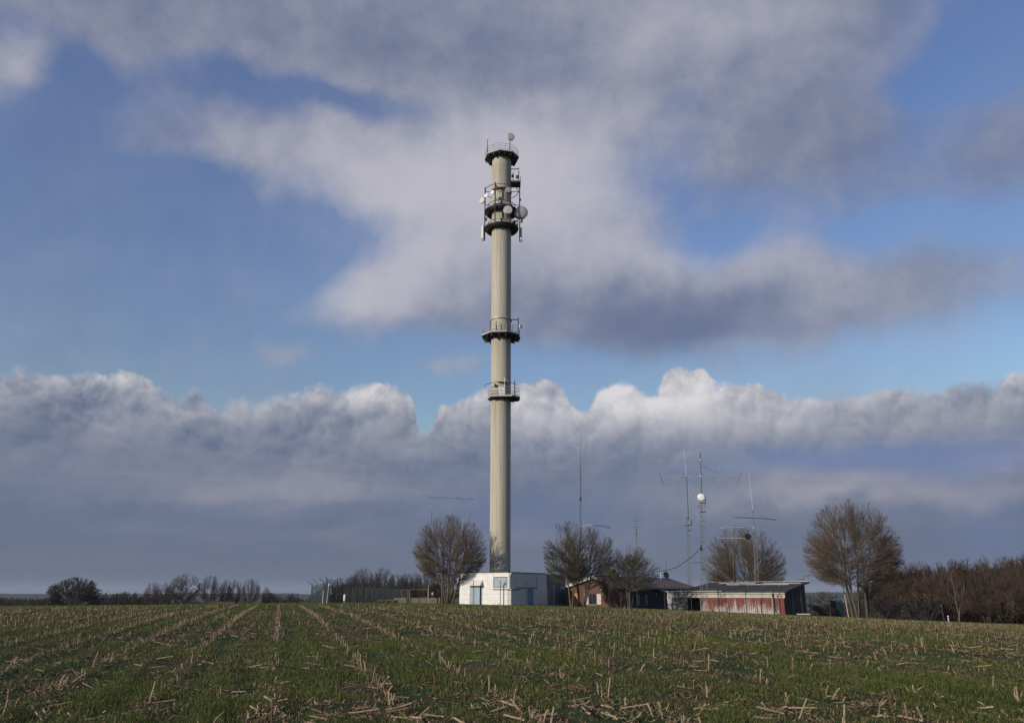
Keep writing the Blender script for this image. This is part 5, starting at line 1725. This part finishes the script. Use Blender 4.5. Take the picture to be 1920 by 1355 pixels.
def blades(n, y0, y1, hmin, hmax, w, bent=True, thr=True, power=1.0, verge=False):
    x, y = scatter(n, y0, y1, power)
    if thr:
        k = NRS.uniform(0, 1, n) < cover_map(x, y) ** 1.6 * 1.25
        x, y = x[k], y[k]
    n = len(x)
    z = ground(x, y) + micro(x, y) - .006
    p = np.stack([x, y, z], -1)
    h = NRS.uniform(hmin, hmax, n) * (1.0 if verge else (.55 + .5 * cover_map(x, y)))
    a = NRS.uniform(0, 6.283, n); b = NRS.uniform(0, 6.283, n)
    tilt = np.abs(NRS.normal(0, .55, n)).clip(0, 1.25)
    side = np.stack([np.cos(a), np.sin(a), a * 0], -1) * w * NRS.uniform(.6, 1.3, n)[:, None]
    d = np.stack([np.cos(b) * np.sin(tilt), np.sin(b) * np.sin(tilt), np.cos(tilt)], -1)
    tip = p + d * h[:, None]
    tint = np.clip(.36 + .20 * fnoise(x, y, .8, 21) + NRS.normal(0, .16, n), 0, .84)
    dead = NRS.uniform(0, 1, n) < (.05 + .20 * (1 - cover_map(x, y)))
    tint = np.where(dead, NRS.uniform(.88, 1, n), tint)
    if bent:
        tip2 = tip + (d * .55 + np.stack([np.cos(b), np.sin(b), -.35 + 0 * b], -1) * .6) * (h * .55)[:, None]
        V = np.stack([p - side, p + side, tip + side * .7, tip - side * .7, tip2], 1).reshape(-1, 3)
        i = np.arange(n)[:, None] * 5
        q = i + np.array([[0, 1, 2, 3]]); t = i + np.array([[3, 2, 4]])
        return V, q, t, np.repeat(tint, 5)
    V = np.stack([p - side, p + side, tip], 1).reshape(-1, 3)
    i = np.arange(n)[:, None] * 3
    return V, np.zeros((0, 4), int), i + np.array([[0, 1, 2]]), np.repeat(tint, 3)


def build_grass():
    gm = grass_material()
    parts = [blades(330000, 8.6, 15, .035, .11, .0035, True),
             blades(280000, 15, 27, .04, .12, .006, False),
             blades(230000, 27, 48, .05, .12, .011, False),
             blades(150000, 48, 80, .05, .12, .022, False),
             blades(70000, 72, 84, .04, .11, .03, False, False, verge=True),
             blades(45000, 84, 105, .05, .14, .04, False, False, verge=True)]
    vs, qs, ts, tint, n = [], [], [], [], 0
    for V, q, t, ti in parts:
        vs.append(V); qs.append(q + n); ts.append(t + n); tint.append(ti); n += len(V)
    me = np_mesh('grass', np.concatenate(vs), [np.concatenate(qs), np.concatenate(ts)])
    at_ = me.attributes.new('tint', 'FLOAT', 'POINT'); at_.data.foreach_set('value', np.concatenate(tint).astype(np.float32))
    o = link_mesh('grass', me, None, gm)
    tag(o, 'short dark green winter grass over the field', None, None, 'stuff')


build_grass()


def stalk_material(name, c1, c2, c3):
    def ex(g, tc, mp, c, bs):
        oi = g.node('ShaderNodeObjectInfo')
        a = g.node('ShaderNodeAttribute', attribute_name='tint')
        r = g.m('FRACT', g.add(oi.outputs['Random'], a.outputs['Fac']))
        return g.mix(g.smooth(r, .35, 1.0), c, c3)
    return mat(name, c1, c2, 14, .75, bump=.2, stretch=(1, 1, .35), extra=ex)


STALK = stalk_material('dry maize stalk', (0.40, 0.31, 0.20), (0.28, 0.20, 0.12), (0.13, 0.080, 0.046))
LEAFD = stalk_material('dry maize leaf', (0.30, 0.205, 0.125), (0.22, 0.145, 0.085), (0.13, 0.078, 0.045))


def stalk_mesh(kind, seed):
    """one cut maize stalk, about 1 unit long along +z with joints, an oblique cut and torn sheath leaves"""
    r = random.Random(seed)
    m = MB(); lf = MB()
    Ln = {'upright': .24, 'tall': .34, 'leaning': .28, 'lying': .36, 'split': .22, 'stub': .14}[kind]
    n = 4
    pts, rad = [], []
    b = r.uniform(-.03, .03)
    for i in range(n + 1):
        t = i / n
        pts.append(Vector((b * t * t, r.uniform(-.004, .004), Ln * t)))
        rad.append((.0125 - .0025 * t) * r.uniform(.92, 1.08))
    P2, R2 = [], []
    for i in range(n):
        P2 += [pts[i], pts[i].lerp(pts[i + 1], .88), pts[i].lerp(pts[i + 1], .94)]
        R2 += [rad[i], rad[i] * .95, rad[i] * 1.22]
    P2.append(pts[-1]); R2.append(rad[-1])
    m.tube(P2, R2, 7)
    # oblique cut
    for k in range(7):
        i = len(m.v) - 7 + k; x, y, z = m.v[i]; m.v[i] = (x, y, z + 1.4 * (x - pts[-1].x) + .012)
    if kind == 'split':
        m.tube([(0.0, .01, 0), (.05, .03, Ln * .6), (.12, .05, Ln * .9)], [.011, .009, .004], 6)
        m.tube([(0.0, -.01, 0), (-.06, -.02, Ln * .5), (-.10, -.01, Ln * .95)], [.010, .008, .003], 6)
    # sheath leaves
    for j in range(r.randint(1, 3)):
        z0 = r.uniform(0, Ln * .6); a = r.uniform(0, 6.28); l = r.uniform(.10, .24); w = r.uniform(.006, .012)
        ca, sa = math.cos(a), math.sin(a); prev = None
        nseg = 4; vs = []
        for i in range(nseg + 1):
            t = i / nseg
            c = Vector((ca, sa, 0)) * (.012 + l * t * .7) + Vector((0, 0, z0 + l * (.8 * t - 1.15 * t * t)))
            s = Vector((-sa, ca, .4 * math.sin(t * 5 + j))) * w * (1 - t * .75)
            vs += [c - s, c + s]
        m._add(vs, [(2 * i, 2 * i + 1, 2 * i + 3, 2 * i + 2) for i in range(nseg)])
    me = bpy.data.meshes.new('corn stalk')
    me.from_pydata(m.v, [], m.f); me.update()
    me.materials.append(STALK)
    return me, Ln


def build_stubble():
    rs = np.random.RandomState(31)
    # rows
    S, U = [], []
    for k in range(-140, 160):
        s = k * .75 + rs.normal(0, .02)
        u = np.arange(2, 120, .19); u = u + rs.uniform(-.06, .06, len(u))
        S.append(s + rs.normal(0, .035, len(u))); U.append(u)
    kk = np.concatenate([np.full(len(u), i) for i, u in enumerate(U)])
    S = np.concatenate(S); U = np.concatenate(U)
    x = S * ROW_N[0] + U * ROW_R[0]; y = S * ROW_N[1] + U * ROW_R[1]
    ok = (y > 8.8) & (y < 68 + np.clip(x, -60, 60) * .12) & (np.abs(x) < y * .655 + 1.2)
    x, y, kk = x[ok], y[ok], kk[ok]
    rowk = rs.uniform(0, 1, 400)[kk]
    strength = np.where(kk % 2 == 0, .95, .20) * (.65 + .5 * rowk)
    patch = fnoise(x, y, .22, 41) * .9 + fnoise(x, y, .8, 42) * .6
    far = np.clip((y - 14) / 26, 0, 1)
    mid = np.exp(-((y - 30) / 22) ** 2) * np.clip(1.15 - x / y * 1.6, .3, 1.2)
    dens = np.clip(strength * (.08 + .16 * far + .60 * mid * (kk % 2 == 0)) + .32 * patch * (.5 + .3 * far), .012, .95)
    side = np.clip((x / np.maximum(y, 1) - .1) * 1.2, 0, .16) * far
    keep = rs.uniform(0, 1, len(x)) < np.clip(dens + side, 0, .95)
    x, y, kk = x[keep], y[keep], kk[keep]
    n = len(x)
    z = ground(x, y) + micro(x, y)
    # loose lying stalks near the camera
    nl = 850
    lx, ly = np.array([]), np.array([])
    lx, ly = (rs.uniform(-1, 1, nl), 9 + 21 * rs.uniform(0, 1, nl) ** 1.1)
    lx = lx * (ly * .66 + 1)
    lz = ground(lx, ly) + micro(lx, ly)
    # the 300 that show largest
    up_i = np.argsort(y)[:170]; ly_i = np.argsort(ly)[:130]
    kinds = ['upright', 'tall', 'leaning', 'split', 'stub', 'lying']
    prot = {k: [stalk_mesh(k, 100 * i + j) for j in range(3)] for i, k in enumerate(kinds)}
    labels = {'upright': 'pale cut maize stalk standing upright in the near field', 'tall': 'tallest kind of pale maize stalk standing in the near field',
              'leaning': 'pale maize stalk leaning over in the near field', 'split': 'splayed maize stalk with several stems in the near field',
              'stub': 'short brown maize stub low in the near grass', 'lying': 'broken pale maize stalk lying flat on the near field'}
    groups = {k: 'maize stalks: ' + k for k in kinds}
    used_u = np.zeros(n, bool); used_l = np.zeros(nl, bool)
    def put(kind, px, py, pz, rz, tilt, sc_):
        me, Ln = prot[kind][rs.randint(3)]
        o = bpy.data.objects.new('corn_stalk', me); C.objects.link(o)
        o.location = (px, py, pz); o.rotation_euler = (tilt, 0, rz); w_ = rs.uniform(.8, 1.2); o.scale = (w_, w_, sc_)
        tag(o, labels[kind], 'corn stalk', groups[kind])
    for i in up_i:
        used_u[i] = True
        k = rs.choice(['upright', 'tall', 'leaning', 'split', 'stub'], p=[.26, .06, .30, .12, .26])
        t = {'upright': abs(rs.normal(0, .12)), 'tall': abs(rs.normal(0, .15)), 'leaning': rs.uniform(.4, .95), 'split': abs(rs.normal(0, .15)), 'stub': abs(rs.normal(0, .25))}[k]
        put(k, x[i], y[i], z[i] - .015, rs.uniform(0, 6.28), t, rs.uniform(.5, .95))
    for i in ly_i:
        used_l[i] = True
        put('lying', lx[i], ly[i], lz[i] + .02, rs.uniform(0, 6.28), math.pi / 2 - rs.uniform(-.04, .22), rs.uniform(.45, 1.1))
    # all others as one mass
    def stalks_np(x, y, z, h, r, tilt, az, sides):
        d = np.stack([np.cos(az) * np.sin(tilt), np.sin(az) * np.sin(tilt), np.cos(tilt)], -1)
        p = np.stack([x, y, z - .02], -1)
        mid = p + d * (h * .5)[:, None]; mid[:, :2] += rs.normal(0, .006, (len(x), 2))
        P = np.stack([p, mid, p + d * h[:, None]], 1)
        Rr = np.stack([r, r * .95, r * .8], 1)
        return tubes_mesh(P, Rr, sides)
    vs, fs, tn, nn = [], [], [], 0
    def addm(v, f, per):
        nonlocal nn
        vs.append(v); fs.append(f + nn); nn += len(v)
        tn.append(np.repeat(rs.uniform(0, 1, len(v) // per), per))
    m_ = ~used_u
    xx, yy, zz = x[m_], y[m_], z[m_]
    k = len(xx)
    h = rs.uniform(.07, .23, k) * (1 - .15 * np.clip((yy - 30) / 40, 0, 1)); tl = np.abs(rs.normal(0, .26, k)); r = rs.uniform(.008, .014, k) * (1 + np.clip((yy - 25) / 45, 0, 1) * .5)
    lean = rs.uniform(0, 1, k) < .18
    tl = np.where(lean, rs.uniform(.5, 1.4, k), tl)
    nearm = yy < 26
    for mk, sd in ((nearm, 5), (~nearm, 3)):
        addm(*stalks_np(xx[mk], yy[mk], zz[mk], h[mk], r[mk], tl[mk], rs.uniform(0, 6.28, mk.sum()), sd), 3 * sd)
    m_ = ~used_l
    k = m_.sum()
    addm(*stalks_np(lx[m_], ly[m_], lz[m_] + .03, rs.uniform(.12, .35, k), rs.uniform(.008, .013, k), rs.uniform(1.35, 1.62, k), rs.uniform(0, 6.28, k), 5), 15)
    me = np_mesh('stubble', np.concatenate(vs), np.concatenate(fs))
    a = me.attributes.new('tint', 'FLOAT', 'POINT'); a.data.foreach_set('value', np.concatenate(tn).astype(np.float32))
    o = link_mesh('maize_stubble', me, None, STALK)
    tag(o, 'rows of pale maize stubble running away across the field', None, None, 'stuff')
    # dry leaf litter: curled strips in clumps
    nc = 2600
    cy_ = 8.8 + 36 * rs.uniform(0, 1, nc) ** 1.5; cx_ = rs.uniform(-1, 1, nc) * (cy_ * .66 + 1)
    on = rs.uniform(0, 1, nc) < .55          # most litter lies along the rows
    sr = cx_ * ROW_N[0] + cy_ * ROW_N[1]; ds = np.where(on, np.round(sr / 1.5) * 1.5 + rs.normal(0, .12, nc) - sr, 0)
    cx_ = cx_ + ds * ROW_N[0]; cy_ = cy_ + ds * ROW_N[1]
    w = np.clip(1.25 - cover_map(cx_, cy_), .1, 1)
    kp = rs.uniform(0, 1, nc) < w
    cx_, cy_ = cx_[kp], cy_[kp]
    per = rs.randint(8, 28, len(cx_))
    ci = np.repeat(np.arange(len(cx_)), per)
    sg = rs.uniform(.06, .22, len(cx_))[ci]
    px = cx_[ci] + rs.normal(0, 1, len(ci)) * sg * 1.3; py = cy_[ci] + rs.normal(0, 1, len(ci)) * sg
    ns = 15000
    sy = 8.8 + 30 * rs.uniform(0, 1, ns) ** 1.3; sx = rs.uniform(-1, 1, ns) * (sy * .66 + 1)
    px = np.concatenate([px, sx]); py = np.concatenate([py, sy])
    n2 = len(px)
    pz = ground(px, py) + micro(px, py) + np.concatenate([np.abs(rs.normal(.02, .03, len(ci))), rs.uniform(.0, .03, ns)])
    a = rs.uniform(0, 6.28, n2); el = rs.normal(.1, .45, n2)
    d = np.stack([np.cos(a) * np.cos(el), np.sin(a) * np.cos(el), np.sin(el)], -1)
    s = norm(np.cross(d, norm(rs.normal(0, .5, (n2, 3)) + np.array([0, 0, 1]))))
    up = np.cross(s, d)
    ln = rs.uniform(.03, .12, n2) * (1 + np.clip((py - 15) / 30, 0, 1)); wd = rs.uniform(.003, .010, n2) * (1 + np.clip((py - 15) / 20, 0, 1.2))
    p = np.stack([px, py, pz], -1)
    curl = rs.normal(0, .25, n2)
    V = []
    for t, ww in ((-.5, .5), (-.15, 1), (.2, .9), (.5, .25)):
        c = p + d * (ln * t)[:, None] + up * (ln * curl * (t * t * 3))[:, None]
        V += [c - s * (wd * ww)[:, None], c + s * (wd * ww)[:, None]]
    V = np.stack(V, 1).reshape(-1, 3)
    i = np.arange(n2)[:, None] * 8
    f = np.concatenate([i + np.array([[2 * k, 2 * k + 1, 2 * k + 3, 2 * k + 2]]) for k in range(3)])
    me = np_mesh('litter', V, f)
    at_ = me.attributes.new('tint', 'FLOAT', 'POINT'); at_.data.foreach_set('value', np.repeat(rs.uniform(0, 1, n2), 8).astype(np.float32))
    o = link_mesh('leaf_litter', me, None, LEAFD)
    tag(o, 'dry brown maize leaves and straw littering the soil', None, None, 'stuff')
    # clods of soil
    nb = 2600
    by = 8.8 + 24 * rs.uniform(0, 1, nb) ** 1.2; bx = rs.uniform(-1, 1, nb) * (by * .66 + 1)
    kp = rs.uniform(0, 1, nb) < (1.1 - cover_map(bx, by)); bx, by = bx[kp], by[kp]; nb = len(bx)
    ico = np.array([(1, 0, 0), (-1, 0, 0), (0, 1, 0), (0, -1, 0), (0, 0, 1), (0, 0, -1)], float)
    tri = np.array([(0, 2, 4), (2, 1, 4), (1, 3, 4), (3, 0, 4), (2, 0, 5), (1, 2, 5), (3, 1, 5), (0, 3, 5)])
    sz = rs.uniform(.015, .055, nb)
    V = ico[None] * sz[:, None, None] * rs.uniform(.6, 1.3, (nb, 6, 1)) + np.stack([bx, by, ground(bx, by) + micro(bx, by)], -1)[:, None]
    me = np_mesh('clods', V.reshape(-1, 3), (np.arange(nb)[:, None, None] * 6 + tri[None]).reshape(-1, 3), True)
    o = link_mesh('soil_clods', me, None, mat('soil clods', (0.085, 0.055, 0.034), (0.055, 0.036, 0.023), 6, .95, bump=.4))
    tag(o, 'small dark clods of soil between the grass', None, None, 'stuff')


build_stubble()

# ------------------------------------------------------------------ air
def build_haze():
    m = bpy.data.materials.new('haze'); m.use_nodes = True
    t = m.node_tree; t.nodes.remove(t.nodes['Principled BSDF'])
    v = t.nodes.new('ShaderNodeVolumePrincipled')
    v.inputs['Color'].default_value = (0.82, 0.88, 1.0, 1)
    v.inputs['Density'].default_value = 0.00006
    v.inputs['Anisotropy'].default_value = 0.0
    t.links.new(v.outputs[0], t.nodes['Material Output'].inputs['Volume'])
    o = MB().box(-7500, 7500, -400, 9400, -75, 63).build('haze', m)
    tag(o, 'thin bluish air over the whole landscape', None, None, 'stuff')


build_haze()
